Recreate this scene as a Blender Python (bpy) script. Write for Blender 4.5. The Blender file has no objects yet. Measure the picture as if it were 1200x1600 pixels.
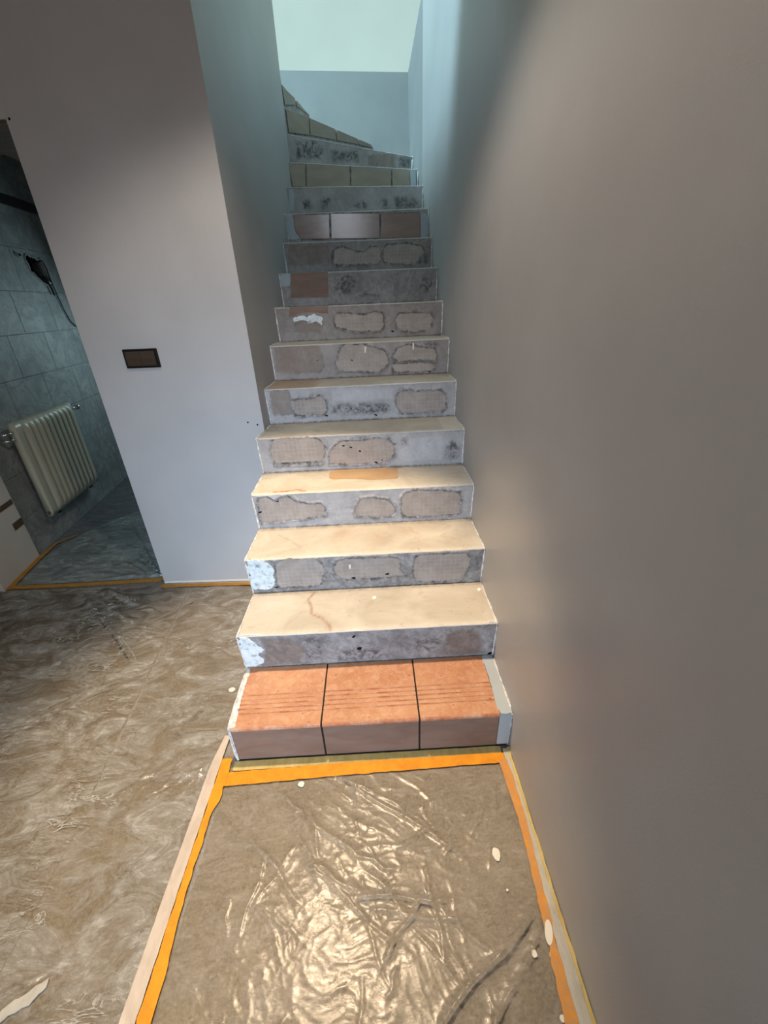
import bpy, bmesh, math, random
import numpy as np
from mathutils import Vector, Matrix, noise as mnoise
from mathutils.geometry import tessellate_polygon

C = bpy.context.scene.collection
S = bpy.context.scene
random.seed(7)
rng = np.random.default_rng(7)

# ------------------------------------------------------------------ camera
cam = bpy.data.cameras.new('camera')
cam.sensor_fit = 'HORIZONTAL'
cam.sensor_width = 36.0
cam.lens = 647.19 / 1200 * 36.0
cam.clip_start = 0.01
co = bpy.data.objects.new('camera', cam)
C.objects.link(co)
_r = Vector((0.99866532, -0.03450962, -0.03842739))
_u = Vector((0.04989209, 0.45219208, 0.89052406))
_f = Vector((0.01335509, 0.89125272, -0.45331031))
co.matrix_world = Matrix(((_r.x, _u.x, -_f.x, 0), (_r.y, _u.y, -_f.y, 0), (_r.z, _u.z, -_f.z, 1.4515), (0, 0, 0, 1)))
S.camera = co

# ------------------------------------------------------------------ world, lights, exposure
W = bpy.data.worlds.new('world')
S.world = W
W.use_nodes = True
W.node_tree.nodes['Background'].inputs[0].default_value = (0.45, 0.6, 0.75, 1)
W.node_tree.nodes['Background'].inputs[1].default_value = 0.15
S.view_settings.view_transform = 'Standard'
S.view_settings.look = 'None'
S.view_settings.gamma = 1
S.view_settings.use_curve_mapping = False
S.view_settings.exposure = 0.0


def light(name, kind, loc, target, power, col, **kw):
    l = bpy.data.lights.new(name, kind)
    l.energy = power
    l.color = col
    for k, v in kw.items():
        setattr(l, k, v)
    o = bpy.data.objects.new(name, l)
    C.objects.link(o)
    o.location = loc
    d = Vector(target) - Vector(loc)
    o.rotation_euler = d.to_track_quat('-Z', 'Y').to_euler()
    return o


# warm recessed ceiling lamp above the lowest steps: a bright core beam inside a wide dim cone
light('ceiling_spot', 'SPOT', (-0.34, 1.22, 2.48), (-0.32, 1.16, 0), 250, (1.0, 0.75, 0.48),
      spot_size=math.radians(57), spot_blend=0.6, shadow_soft_size=0.045)
light('ceiling_spot_wide', 'SPOT', (-0.34, 1.22, 2.48), (-0.34, 1.21, 0), 36, (1.0, 0.86, 0.72),
      spot_size=math.radians(132), spot_blend=0.45, shadow_soft_size=0.045)
# warm spot added further back to brighten the left floor
light('left_floor_fill', 'SPOT', (-1.35, 0.0, 2.48), (-1.25, 0.05, 0), 85, (1.0, 0.80, 0.55),
      spot_size=math.radians(80), spot_blend=0.8, shadow_soft_size=0.045)
# daylight of the room's window behind the camera, then an added ambient fill
light('room_window_light', 'AREA', (-0.5, -2.85, 1.6), (-0.55, 2.0, 0.2), 11, (0.60, 0.78, 1.0), shape='RECTANGLE', size=0.6, size_y=1.1, spread=math.radians(38))
light('room_ambient_fill', 'AREA', (-0.5, -2.86, 1.5), (-0.6, 2.0, 1.4), 21, (0.86, 0.92, 1.0), shape='RECTANGLE', size=0.6, size_y=1.1)
# daylight from a roof window of the storey above, plus an added stairwell fill
light('roof_window_light', 'AREA', (-3.2, 0.8, 6.0), (0.40, 3.2, 2.4), 500, (0.54, 0.86, 1.0), shape='RECTANGLE', size=0.9, size_y=0.9)
light('stairwell_fill', 'AREA', (-1.5, 4.9, 5.3), (0.40, 3.3, 2.7), 60, (0.56, 0.86, 1.0), shape='RECTANGLE', size=1.3, size_y=0.9)
# dim daylight in the bathroom
light('bathroom_window_light', 'AREA', (-1.75, 4.12, 1.35), (-1.9, 3.0, 0.7), 7.0, (0.66, 0.92, 1.0), shape='RECTANGLE', size=0.42, size_y=0.55)

# ------------------------------------------------------------------ materials
def mat(name, fn, rough=0.7, spec=0.3, bump=None):
    """fn(nt, tex) returns a colour socket; bump = (scale, strength, distance, detail)"""
    m = bpy.data.materials.new(name)
    m.use_nodes = True
    nt = m.node_tree
    b = nt.nodes['Principled BSDF']
    b.inputs['Roughness'].default_value = rough
    b.inputs['Specular IOR Level'].default_value = spec
    tc = nt.nodes.new('ShaderNodeTexCoord').outputs['Object']
    c = fn(nt, tc)
    if isinstance(c, tuple):
        b.inputs['Base Color'].default_value = (*c, 1)
    else:
        nt.links.new(c, b.inputs['Base Color'])
    if bump:
        n = nz(nt, tc, bump[0], bump[3] if len(bump) > 3 else 3)
        bp = nt.nodes.new('ShaderNodeBump')
        bp.inputs['Strength'].default_value = bump[1]
        bp.inputs['Distance'].default_value = bump[2]
        nt.links.new(n, bp.inputs['Height'])
        nt.links.new(bp.outputs[0], b.inputs['Normal'])
    return m


def nz(nt, vec, scale, detail=3, rough=0.55, dist=0.0, stretch=None):
    if stretch:
        mp = nt.nodes.new('ShaderNodeMapping')
        mp.inputs['Scale'].default_value = stretch[:3]
        if len(stretch) > 3:
            mp.inputs['Rotation'].default_value = (0, 0, stretch[3])
        nt.links.new(vec, mp.inputs['Vector'])
        vec = mp.outputs[0]
    n = nt.nodes.new('ShaderNodeTexNoise')
    n.inputs['Scale'].default_value = scale
    n.inputs['Detail'].default_value = detail
    n.inputs['Roughness'].default_value = rough
    n.inputs['Distortion'].default_value = dist
    nt.links.new(vec, n.inputs['Vector'])
    return n.outputs['Fac']


def ramp(nt, fac, stops):
    r = nt.nodes.new('ShaderNodeValToRGB')
    e = r.color_ramp.elements
    while len(e) < len(stops):
        e.new(0.5)
    for k, (p, c) in enumerate(stops):
        e[k].position = p
        e[k].color = (*c, 1) if not isinstance(c, (int, float)) else (c, c, c, 1)
    nt.links.new(fac, r.inputs[0])
    return r.outputs[0]


def mix(nt, fac, a, b):
    m = nt.nodes.new('ShaderNodeMix')
    m.data_type = 'RGBA'
    for sock, v in ((m.inputs[0], fac), (m.inputs[6], a), (m.inputs[7], b)):
        if isinstance(v, tuple):
            sock.default_value = (*v, 1)
        elif isinstance(v, (int, float)):
            sock.default_value = v
        else:
            nt.links.new(v, sock)
    return m.outputs[2]


def math_(nt, op, a, b=0.0):
    m = nt.nodes.new('ShaderNodeMath')
    m.operation = op
    m.use_clamp = True
    for sock, v in ((m.inputs[0], a), (m.inputs[1], b)):
        if isinstance(v, (int, float)):
            sock.default_value = v
        else:
            nt.links.new(v, sock)
    return m.outputs[0]


def col_paint(base, var=0.06):
    lo = tuple(x * (1 - var) for x in base)
    hi = tuple(x * (1 + var) for x in base)
    return lambda nt, tc: ramp(nt, nz(nt, tc, 2.5, 4), [(0.3, lo), (0.7, hi)])


M = {}
M['wall'] = mat('grey_wall_paint', col_paint((0.385, 0.38, 0.38)), 0.42, 0.42, (190, 0.12, 0.004, 2))
M['wall_front'] = mat('pale_grey_wall_paint', col_paint((0.43, 0.423, 0.425)), 0.55, 0.3, (190, 0.12, 0.004, 2))
M['wall_matte'] = mat('matte_darker_grey', col_paint((0.25, 0.255, 0.255)), 0.85, 0.15, (160, 0.15, 0.004, 2))  # darker and duller grey than the other walls
M['white'] = mat('white_ceiling_paint', col_paint((0.70, 0.65, 0.575), 0.02), 0.8, 0.2, (120, 0.08, 0.003, 2))
M['reveal'] = mat('pale_plaster', col_paint((0.64, 0.58, 0.52)), 0.8, 0.2, (90, 0.2, 0.004))
M['wood'] = mat('brown_wood', lambda nt, tc: ramp(nt, nz(nt, tc, 6, 4, 0.6, 0.5, (1, 12, 12)), [(0.3, (0.07, 0.045, 0.028)), (0.7, (0.13, 0.085, 0.052))]), 0.6)
M['black'] = mat('dark_cavity', lambda nt, tc: (0.008, 0.008, 0.009), 0.9, 0.1)
M['chrome'] = mat('chrome', lambda nt, tc: (0.7, 0.72, 0.74), 0.2, 0.5)
M['chrome'].node_tree.nodes['Principled BSDF'].inputs['Metallic'].default_value = 1
M['cable'] = mat('black_cable', lambda nt, tc: (0.02, 0.02, 0.022), 0.4)
M['radiator'] = mat('cream_enamel', col_paint((0.47, 0.46, 0.36), 0.03), 0.35, 0.5)
M['brass'] = mat('dull_metal', lambda nt, tc: (0.12, 0.11, 0.1), 0.4)
M['switch_frame'] = mat('dark_brown_plastic', lambda nt, tc: (0.008, 0.006, 0.005), 0.5, 0.15)
M['rocker'] = mat('brown_plastic', lambda nt, tc: (0.050, 0.033, 0.021), 0.5, 0.2)


def marble(nt, tc):
    a = ramp(nt, nz(nt, tc, 5, 6, 0.6, 1.2), [(0.3, (0.21, 0.235, 0.235)), (0.7, (0.37, 0.395, 0.385))])
    v = ramp(nt, nz(nt, tc, 3.2, 7, 0.65, 2.4), [(0.46, 0.0), (0.5, 0.8), (0.54, 0.0)])
    return mix(nt, v, a, (0.2, 0.22, 0.23))


M['marble'] = mat('grey_marbled_tile', marble, 0.55, 0.3)
M['band'] = mat('dark_border_tile', col_paint((0.02, 0.025, 0.035), 0.3), 0.3, 0.5)
M['grout'] = mat('tile_grout', lambda nt, tc: (0.27, 0.29, 0.285), 0.9, 0.1)


def stain_shade_attr(nt):
    a = nt.nodes.new('ShaderNodeVertexColor')
    a.layer_name = 'stain_shade'
    s = nt.nodes.new('ShaderNodeSeparateColor')
    nt.links.new(a.outputs[0], s.inputs[0])
    return s.outputs


def filler(nt, tc):
    base = ramp(nt, nz(nt, tc, 7, 6, 0.65, 0.4), [(0.28, (0.235, 0.222, 0.218)), (0.72, (0.41, 0.395, 0.39))])
    d, l, b = stain_shade_attr(nt)
    f = nz(nt, tc, 30, 8, 0.78, 0.6)
    fm = ramp(nt, f, [(0.40, 0.05), (0.58, 1.0)])
    g = nz(nt, tc, 14, 5, 0.65, 0.6)
    c = mix(nt, math_(nt, 'MULTIPLY', l, ramp(nt, g, [(0.3, 0.5), (0.7, 1)])), base, (0.53, 0.53, 0.55))
    c = mix(nt, math_(nt, 'MULTIPLY', b, ramp(nt, g, [(0.3, 0.55), (0.6, 1)])), c, (0.235, 0.18, 0.145))
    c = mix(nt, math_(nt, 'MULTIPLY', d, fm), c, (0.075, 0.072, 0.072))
    sp = ramp(nt, nz(nt, tc, 75, 3), [(0.70, 0.0), (0.74, 0.7)])
    return mix(nt, sp, c, (0.06, 0.055, 0.05))


M['filler'] = mat('grey_cement_filler', filler, 0.8, 0.2, (70, 0.35, 0.004, 6))


def tread(nt, tc):
    base = ramp(nt, nz(nt, tc, 4, 7, 0.6, 0.8), [(0.28, (0.38, 0.34, 0.28)), (0.72, (0.57, 0.53, 0.46))])
    d, l, b = stain_shade_attr(nt)
    g = nz(nt, tc, 30, 5, 0.7, 0.5)
    c = mix(nt, math_(nt, 'MULTIPLY', l, ramp(nt, g, [(0.3, 0.4), (0.7, 1)])), base, (0.66, 0.64, 0.6))
    c = mix(nt, math_(nt, 'MULTIPLY', b, ramp(nt, g, [(0.3, 0.55), (0.6, 1)])), c, (0.34, 0.22, 0.14))
    c = mix(nt, math_(nt, 'MULTIPLY', d, ramp(nt, g, [(0.36, 0.15), (0.62, 1)])), c, (0.17, 0.15, 0.13))
    sp = ramp(nt, nz(nt, tc, 55, 4), [(0.67, 0.0), (0.73, 0.6)])
    c = mix(nt, sp, c, (0.24, 0.19, 0.14))
    br = ramp(nt, nz(nt, tc, 11, 8, 0.75, 1.0), [(0.56, 0.0), (0.68, 0.45)])
    return mix(nt, br, c, (0.33, 0.26, 0.19))


M['tread'] = mat('dusty_beige_screed', tread, 0.75, 0.25, (60, 0.2, 0.003, 5))


def bare(nt, tc):
    base = ramp(nt, nz(nt, tc, 16, 6, 0.65, 0.4), [(0.25, (0.265, 0.225, 0.2)), (0.75, (0.40, 0.35, 0.315))])
    br = nt.nodes.new('ShaderNodeTexBrick')
    br.offset = 0
    br.inputs['Color1'].default_value = (0, 0, 0, 1)
    br.inputs['Color2'].default_value = (0, 0, 0, 1)
    br.inputs['Mortar'].default_value = (1, 1, 1, 1)
    br.inputs['Scale'].default_value = 1
    br.inputs['Mortar Size'].default_value = 0.0011
    br.inputs['Mortar Smooth'].default_value = 0.6
    br.inputs['Brick Width'].default_value = 0.0205
    br.inputs['Row Height'].default_value = 0.0205
    mp = nt.nodes.new('ShaderNodeMapping')
    mp.inputs['Rotation'].default_value = (math.radians(-90), 0, 0)
    nt.links.new(tc, mp.inputs['Vector'])
    nt.links.new(mp.outputs[0], br.inputs['Vector'])
    w = ramp(nt, nz(nt, tc, 9, 3), [(0.35, 0.1), (0.6, 0.6)])
    m = math_(nt, 'MULTIPLY', br.outputs['Color'], w)
    c = mix(nt, m, base, (0.47, 0.43, 0.40))
    d = ramp(nt, nz(nt, tc, 45, 5, 0.7), [(0.64, 0.0), (0.74, 0.8)])
    c = mix(nt, d, c, (0.1, 0.09, 0.085))
    e = math_(nt, 'MULTIPLY', stain_shade_attr(nt)[0], ramp(nt, nz(nt, tc, 60, 5, 0.7), [(0.38, 0.0), (0.6, 1.0)]))
    return mix(nt, e, c, (0.085, 0.08, 0.078))


M['bare'] = mat('grid_scored_bare_substrate', bare, 0.85, 0.15, (80, 0.3, 0.003, 5))


def terracotta(nt, tc):
    base = ramp(nt, nz(nt, tc, 5, 6, 0.6, 0.6), [(0.25, (0.37, 0.155, 0.075)), (0.75, (0.53, 0.28, 0.155))])
    dust = ramp(nt, nz(nt, tc, 34, 8, 0.78, 0.8), [(0.46, 0.0), (0.68, 0.55)])
    c = mix(nt, dust, base, (0.62, 0.42, 0.29))
    red = ramp(nt, nz(nt, tc, 14, 6, 0.7, 0.5, (1, 1.6, 3.5)), [(0.56, 0.0), (0.72, 0.5)])
    c = mix(nt, red, c, (0.40, 0.13, 0.06))
    sp = ramp(nt, nz(nt, tc, 70, 3), [(0.67, 0.0), (0.72, 0.7)])
    c = mix(nt, sp, c, (0.14, 0.07, 0.045))
    wp = ramp(nt, nz(nt, tc, 53, 4, 0.6), [(0.69, 0.0), (0.73, 0.8)])
    return mix(nt, wp, c, (0.66, 0.55, 0.46))


M['redclay'] = mat('worn_red_clay_edge', lambda nt, tc: ramp(nt, nz(nt, tc, 26, 6, 0.7, 0.4), [(0.3, (0.30, 0.10, 0.05)), (0.5, (0.42, 0.18, 0.10)), (0.7, (0.46, 0.34, 0.27))]), 0.7, 0.2, (60, 0.4, 0.003, 4))
M['groove'] = mat('dusty_groove_clay', lambda nt, tc: ramp(nt, nz(nt, tc, 18, 6, 0.7, 0.5), [(0.35, (0.36, 0.14, 0.065)), (0.6, (0.52, 0.29, 0.17))]), 0.6, 0.3)
M['joint'] = mat('dark_joint_shadow', lambda nt, tc: (0.03, 0.024, 0.02), 0.9, 0.1)
M['terracotta'] = mat('terracotta_glaze', terracotta, 0.5, 0.4, (60, 0.2, 0.002, 4))


def dustytile(nt, tc):
    base = ramp(nt, nz(nt, tc, 6, 6, 0.6, 0.6, (1, 3, 3)), [(0.25, (0.17, 0.105, 0.078)), (0.75, (0.24, 0.165, 0.13))])
    red = ramp(nt, nz(nt, tc, 7, 4, 0.6, 0.4, (1, 5, 5)), [(0.58, 0.0), (0.7, 0.6)])
    return mix(nt, red, base, (0.34, 0.12, 0.06))


M['glosstile'] = mat('glossy_brown_tile', dustytile, 0.18, 0.4, (25, 0.1, 0.002, 3))
M['dustytile'] = mat('dusty_brown_tile', dustytile, 0.6, 0.25, (40, 0.12, 0.002, 4))
M['beigetile'] = mat('beige_riser_tile', lambda nt, tc: ramp(nt, nz(nt, tc, 5, 6, 0.6, 0.6, (1, 1, 2)), [(0.25, (0.25, 0.205, 0.16)), (0.75, (0.34, 0.285, 0.23))]), 0.35, 0.45, (50, 0.12, 0.002, 4))
M['ochretile'] = mat('ochre_bare_tile', lambda nt, tc: ramp(nt, nz(nt, tc, 9, 5, 0.6, 0.5), [(0.25, (0.38, 0.245, 0.13)), (0.75, (0.48, 0.33, 0.19))]), 0.55, 0.35)
M['plaster'] = mat('pale_blue_plaster_smear', lambda nt, tc: ramp(nt, nz(nt, tc, 40, 6, 0.7), [(0.36, (0.30, 0.30, 0.31)), (0.44, (0.56, 0.63, 0.65)), (0.6, (0.70, 0.75, 0.76))]), 0.8, 0.2, (90, 0.6, 0.006, 5))
M['caulk'] = mat('white_filler_bead', lambda nt, tc: ramp(nt, nz(nt, tc, 60, 4, 0.7), [(0.35, (0.42, 0.41, 0.40)), (0.6, (0.74, 0.73, 0.71))]), 0.8, 0.2, (90, 0.5, 0.004, 4))
M['overpaint'] = mat('grey_blue_overpaint', col_paint((0.36, 0.40, 0.43)), 0.6, 0.25, (90, 0.3, 0.004))
M['drop'] = mat('dried_white_paint', lambda nt, tc: (0.72, 0.68, 0.6), 0.6, 0.3)


def floorcol(nt, tc):
    a = ramp(nt, nz(nt, tc, 5, 9, 0.7, 1.2), [(0.28, (0.085, 0.078, 0.07)), (0.72, (0.25, 0.228, 0.20))])
    s = ramp(nt, nz(nt, tc, 120, 6, 0.8), [(0.36, 0.0), (0.66, 0.85)])
    c = mix(nt, s, a, (0.37, 0.335, 0.29))
    d = ramp(nt, nz(nt, tc, 55, 6, 0.75), [(0.52, 0.0), (0.68, 0.6)])
    return mix(nt, d, c, (0.10, 0.085, 0.07))


M['floor'] = mat('brown_grey_stone_floor', floorcol, 0.6, 0.3, (60, 0.1, 0.002))


def bathfloor(nt, tc):
    return ramp(nt, nz(nt, tc, 9, 7, 0.7, 0.8, (1, 4, 1, -0.5)), [(0.3, (0.06, 0.06, 0.066)), (0.7, (0.20, 0.195, 0.2))])


M['bathfloor'] = mat('dark_streaked_stone', bathfloor, 0.5, 0.35)


def tapecol(nt, tc):
    return ramp(nt, nz(nt, tc, 28, 6, 0.7, 0.3), [(0.25, (0.56, 0.19, 0.006)), (0.7, (0.76, 0.31, 0.012))])


M['tape'] = mat('orange_masking_tape', tapecol, 0.55, 0.3, (240, 0.25, 0.002, 2))


def dustytape(nt, tc):
    c = tapecol(nt, tc)
    return mix(nt, ramp(nt, nz(nt, tc, 60, 6, 0.75, 0.4), [(0.38, 0.15), (0.62, 0.8)]), c, (0.42, 0.27, 0.16))


M['dustytape'] = mat('dusty_orange_tape', dustytape, 0.7, 0.2, (240, 0.3, 0.002, 2))
M['dulltape'] = mat('dull_orange_tape', lambda nt, tc: ramp(nt, nz(nt, tc, 40, 5, 0.7), [(0.3, (0.34, 0.15, 0.02)), (0.7, (0.5, 0.25, 0.05))]), 0.6, 0.25, (240, 0.25, 0.002, 2))


def papercol(lo, hi):
    return lambda nt, tc: ramp(nt, nz(nt, tc, 12, 7, 0.7, 0.5, (2.5, 1, 1)), [(0.3, lo), (0.7, hi)])


M['paper'] = mat('pale_pinkish_strip', papercol((0.44, 0.36, 0.29), (0.60, 0.52, 0.44)), 0.75, 0.2, (70, 0.15, 0.002))
M['greyband'] = mat('whitish_grey_strip', papercol((0.36, 0.34, 0.29), (0.52, 0.50, 0.45)), 0.75, 0.2, (50, 0.3, 0.003, 5))
M['yellow'] = mat('yellowed_strip', papercol((0.42, 0.31, 0.11), (0.60, 0.48, 0.2)), 0.7, 0.2, (90, 0.3, 0.002))


def film(name, ior, tint, rough, lo, hi, scale, direction, swirl=0.7, lines_=0.5):
    m = bpy.data.materials.new(name)
    m.use_nodes = True
    nt = m.node_tree
    nt.nodes.remove(nt.nodes['Principled BSDF'])
    out = nt.nodes['Material Output']
    tc = nt.nodes.new('ShaderNodeTexCoord').outputs['Object']
    tr = nt.nodes.new('ShaderNodeBsdfTransparent')
    tr.inputs[0].default_value = (0.97, 0.97, 0.96, 1)
    di = nt.nodes.new('ShaderNodeBsdfDiffuse')
    di.inputs[0].default_value = (*tint, 1)
    gl = nt.nodes.new('ShaderNodeBsdfGlossy')
    gl.inputs['Roughness'].default_value = rough
    # milky where the film clings or is creased
    a = nz(nt, tc, scale, 10, 0.74, swirl, (1.0, 1.8, 1, direction))
    b_ = nz(nt, tc, scale * 3.3, 8, 0.72, 0.6 + swirl * 0.5, (1.0, 2.4, 1, direction + 0.9))
    s = math_(nt, 'MULTIPLY', ramp(nt, a, [(0.42, lo), (0.62, hi)]), ramp(nt, b_, [(0.34, 0.35), (0.64, 1.0)]))
    ln = nz(nt, tc, scale * 1.6, 6, 0.6, 0.7, (1.0, 3.2, 1, direction + 0.3))
    ln2 = nz(nt, tc, scale * 0.8, 4)
    line = math_(nt, 'MULTIPLY', ramp(nt, ln, [(0.475, 0.0), (0.5, 1.0), (0.525, 0.0)]), ramp(nt, ln2, [(0.48, 0.0), (0.6, lines_)]))
    s = math_(nt, 'MAXIMUM', s, line)
    m1 = nt.nodes.new('ShaderNodeMixShader')
    nt.links.new(s, m1.inputs[0])
    nt.links.new(tr.outputs[0], m1.inputs[1])
    nt.links.new(di.outputs[0], m1.inputs[2])
    fr = nt.nodes.new('ShaderNodeFresnel')
    fr.inputs[0].default_value = ior
    bp = nt.nodes.new('ShaderNodeBump')
    bp.inputs['Strength'].default_value = 0.2
    bp.inputs['Distance'].default_value = 0.003
    nt.links.new(nz(nt, tc, 42, 6, 0.65, 0.8, (1, 2.2, 1, direction)), bp.inputs['Height'])
    nt.links.new(bp.outputs[0], gl.inputs['Normal'])
    m2 = nt.nodes.new('ShaderNodeMixShader')
    nt.links.new(fr.outputs[0], m2.inputs[0])
    nt.links.new(m1.outputs[0], m2.inputs[1])
    nt.links.new(gl.outputs[0], m2.inputs[2])
    nt.links.new(m2.outputs[0], out.inputs[0])
    return m


M['film'] = film('clear_plastic_film', 1.42, (0.48, 0.425, 0.355), 0.23, 0.06, 0.55, 8, 0.5, 0.8, 0.5)
M['film_b'] = film('clear_plastic_film_left', 1.5, (0.47, 0.45, 0.405), 0.17, 0.0, 0.9, 5.2, -0.55, 1.25, 0.95)
M['film_c'] = film('clear_plastic_film_bath', 1.75, (0.55, 0.62, 0.61), 0.13, 0.4, 0.75, 4, 0.8)

# ------------------------------------------------------------------ helpers


def link(name, me, m, parent=None):
    o = bpy.data.objects.new(name, me)
    for x in (m if isinstance(m, (list, tuple)) else [m]):
        me.materials.append(x)
    C.objects.link(o)
    o.parent = parent
    return o


def from_bm(name, bm, m, parent=None, smooth=False):
    bmesh.ops.recalc_face_normals(bm, faces=bm.faces)
    me = bpy.data.meshes.new(name)
    bm.to_mesh(me)
    bm.free()
    if smooth:
        me.polygons.foreach_set('use_smooth', [True] * len(me.polygons))
    return link(name, me, m, parent)


def box(bm, x0, x1, y0, y1, z0, z1, bevel=0.0, mx=None):
    vs = [bm.verts.new((x, y, z)) for x in (x0, x1) for y in (y0, y1) for z in (z0, z1)]
    fs = [bm.faces.new([vs[k] for k in f]) for f in ((0, 1, 3, 2), (4, 6, 7, 5), (0, 4, 5, 1), (2, 3, 7, 6), (0, 2, 6, 4), (1, 5, 7, 3))]
    if bevel:
        es = list({e for f in fs for e in f.edges})
        r = bmesh.ops.bevel(bm, geom=es, offset=bevel, segments=2, affect='EDGES', profile=0.5)
        vs = list({v for f in r['faces'] for v in f.verts} | {v for v in vs if v.is_valid})
    if mx is not None:
        for v in vs:
            v.co = mx @ v.co
    return bm


def prism(bm, pts, z0, z1):
    a = [bm.verts.new((p[0], p[1], z0)) for p in pts]
    b = [bm.verts.new((p[0], p[1], z1)) for p in pts]
    bm.faces.new(a[::-1])
    bm.faces.new(b)
    n = len(pts)
    for k in range(n):
        bm.faces.new((a[k], a[(k + 1) % n], b[(k + 1) % n], b[k]))
    return bm


def tube(bm, pts, rad, seg=8):
    pts = [Vector(p) for p in pts]
    rings = []
    for k, p in enumerate(pts):
        t = (pts[min(k + 1, len(pts) - 1)] - pts[max(k - 1, 0)]).normalized()
        a = t.cross(Vector((0.31, 0.2, 0.93))).normalized()
        b = t.cross(a)
        r = rad[k] if isinstance(rad, (list, tuple)) else rad
        rings.append([bm.verts.new(p + r * (math.cos(2 * math.pi * j / seg) * a + math.sin(2 * math.pi * j / seg) * b)) for j in range(seg)])
    for q, w in zip(rings, rings[1:]):
        for j in range(seg):
            bm.faces.new((q[j], q[(j + 1) % seg], w[(j + 1) % seg], w[j]))
    bm.faces.new(rings[0][::-1])
    bm.faces.new(rings[-1])
    return bm


def empty(name, loc, label, cat, group=None):
    o = bpy.data.objects.new(name, None)
    o.empty_display_size = 0.1
    o.location = loc
    C.objects.link(o)
    return tag(o, label, cat, group)


def tag(o, label, cat, group=None):
    o['label'] = label
    o['category'] = cat
    if group:
        o['group'] = group
    return o


def struct(o):
    o['kind'] = 'structure'
    return o


def fbm(p, scale, octv=4):
    return mnoise.fractal(Vector(p) * scale, 1.0, 2.0, octv)


# ------------------------------------------------------------------ the setting
XR = 0.427
YF = 2.055           # face of the front wall
YB = 4.80            # wall at the head of the stairs
CEIL = 2.55

bm = bmesh.new()
box(bm, -3.2, XR + 0.15, -3.0, YF + 0.335, -0.12, 0.0)
struct(from_bm('floor', bm, M['floor']))
bm = bmesh.new()
box(bm, -2.75, -0.55, YF + 0.335, 4.3, -0.12, 0.0)
struct(from_bm('floor_bathroom', bm, M['bathfloor']))

bm = bmesh.new()
box(bm, XR, XR + 0.12, -3.0, 3.668, 0, 3.165)
struct(from_bm('wall_right', bm, M['wall']))
bm = bmesh.new()
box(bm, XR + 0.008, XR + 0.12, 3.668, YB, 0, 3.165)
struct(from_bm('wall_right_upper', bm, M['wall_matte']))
bm = bmesh.new()
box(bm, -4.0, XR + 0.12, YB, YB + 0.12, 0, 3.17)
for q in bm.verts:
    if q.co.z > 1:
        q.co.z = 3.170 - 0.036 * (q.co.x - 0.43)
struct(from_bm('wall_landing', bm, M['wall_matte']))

# front wall with the doorway, and the wall that runs up along the stairs
DX0, DX1, DH = -2.24, -1.294, 2.088
bm = bmesh.new()
prism(bm, [(DX1, YF), (-0.543, YF - 0.028), (-0.536, YF + 0.335), (DX1 + 0.0, YF + 0.335)], 0, CEIL)
prism(bm, [(DX0, YF), (DX1, YF), (DX1, YF + 0.335), (DX0 - 0.05, YF + 0.335)], DH + 0.012, CEIL)
box(bm, -3.2, DX0 - 0.06, YF, YF + 0.335, 0, CEIL)
wf = struct(from_bm('wall_front', bm, M['wall_front']))
bm = bmesh.new()
prism(bm, [(-0.543, YF - 0.0276), (-0.5425, YF - 0.0276), (-0.502, 3.75), (-0.64, 3.75), (-0.64, YF + 0.336), (-0.54, YF + 0.336)], 0, 3.17)
struct(from_bm('wall_stairs', bm, M['wall']))
bm = bmesh.new()
box(bm, DX0 - 0.055, DX1, YF + 0.006, YF + 0.335, DH, DH + 0.0115)
struct(from_bm('trim_1', bm, M['wood']))
bm = bmesh.new()
box(bm, -2.345, -2.262, YF - 0.022, YF - 0.0005, 0, DH, 0.003)
struct(from_bm('trim_3', bm, M['wood']))
# left reveal of the doorway: pale plaster with two wooden fixing battens
bm = bmesh.new()
prism(bm, [(-2.238, YF), (-2.305, YF + 0.39), (-2.36, YF + 0.39), (-2.30, YF)], 0, DH + 0.012)
rv = struct(from_bm('trim_2', bm, M['reveal']))


def on_reveal(t, w):
    a, b = Vector((-2.238, YF)), Vector((-2.305, YF + 0.39))
    d = (b - a).normalized()
    return a + d * t + Vector((d.y, -d.x)) * w


for (t0, t1, z0, z1) in ((0.0, 0.385, 0.405, 0.435), (0.30, 0.392, 0.255, 0.300)):
    bm = bmesh.new()
    q = [on_reveal(t0, -0.01), on_reveal(t0, 0.004), on_reveal(t1, 0.004), on_reveal(t1, -0.01)]
    prism(bm, q, z0, z1)
    from_bm('batten', bm, M['wood'], rv)

# the storey above the stairwell: floor slabs round the opening, a knee wall and the white walls
for nm, bx, mm in (('floor_upper', (-4.0, -0.641, YF + 0.336, 3.75, 2.93, 3.17), 'filler'), ('floor_upper_hall', (-4.0, XR + 0.12, -3.0, YF + 0.03, 2.66, 3.17), 'filler'),
                   ('floor_landing', (-4.0, -0.93, 3.75, YB, 2.93, 3.17), 'filler'), ('floor_upper_back', (-4.0, 3.0, YB + 0.12, 7.5, 2.93, 3.16), 'filler'),
                   ('floor_upper_right', (XR + 0.12, 3.0, -3.0, YB + 0.12, 2.93, 3.16), 'filler'),
                   ('wall_upper_back', (-4.0, 3.0, 7.5, 7.6, 3.16, 6.6), 'white'), ('wall_upper_left', (-4.1, -4.0, -3.0, 7.6, 3.17, 6.6), 'white'),
                   ('wall_upper_right', (3.0, 3.1, -3.0, 7.6, 3.16, 6.6), 'white'), ('wall_upper_front', (-4.0, 3.0, -3.1, -3.0, 3.17, 6.6), 'white')):
    bm = bmesh.new()
    box(bm, *bx)
    struct(from_bm(nm, bm, M[mm]))
bm = bmesh.new()
box(bm, -4.1, 3.1, -3.1, 7.6, 6.6, 6.7)
struct(from_bm('ceiling_upper', bm, M['white']))
bm = bmesh.new()
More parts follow.
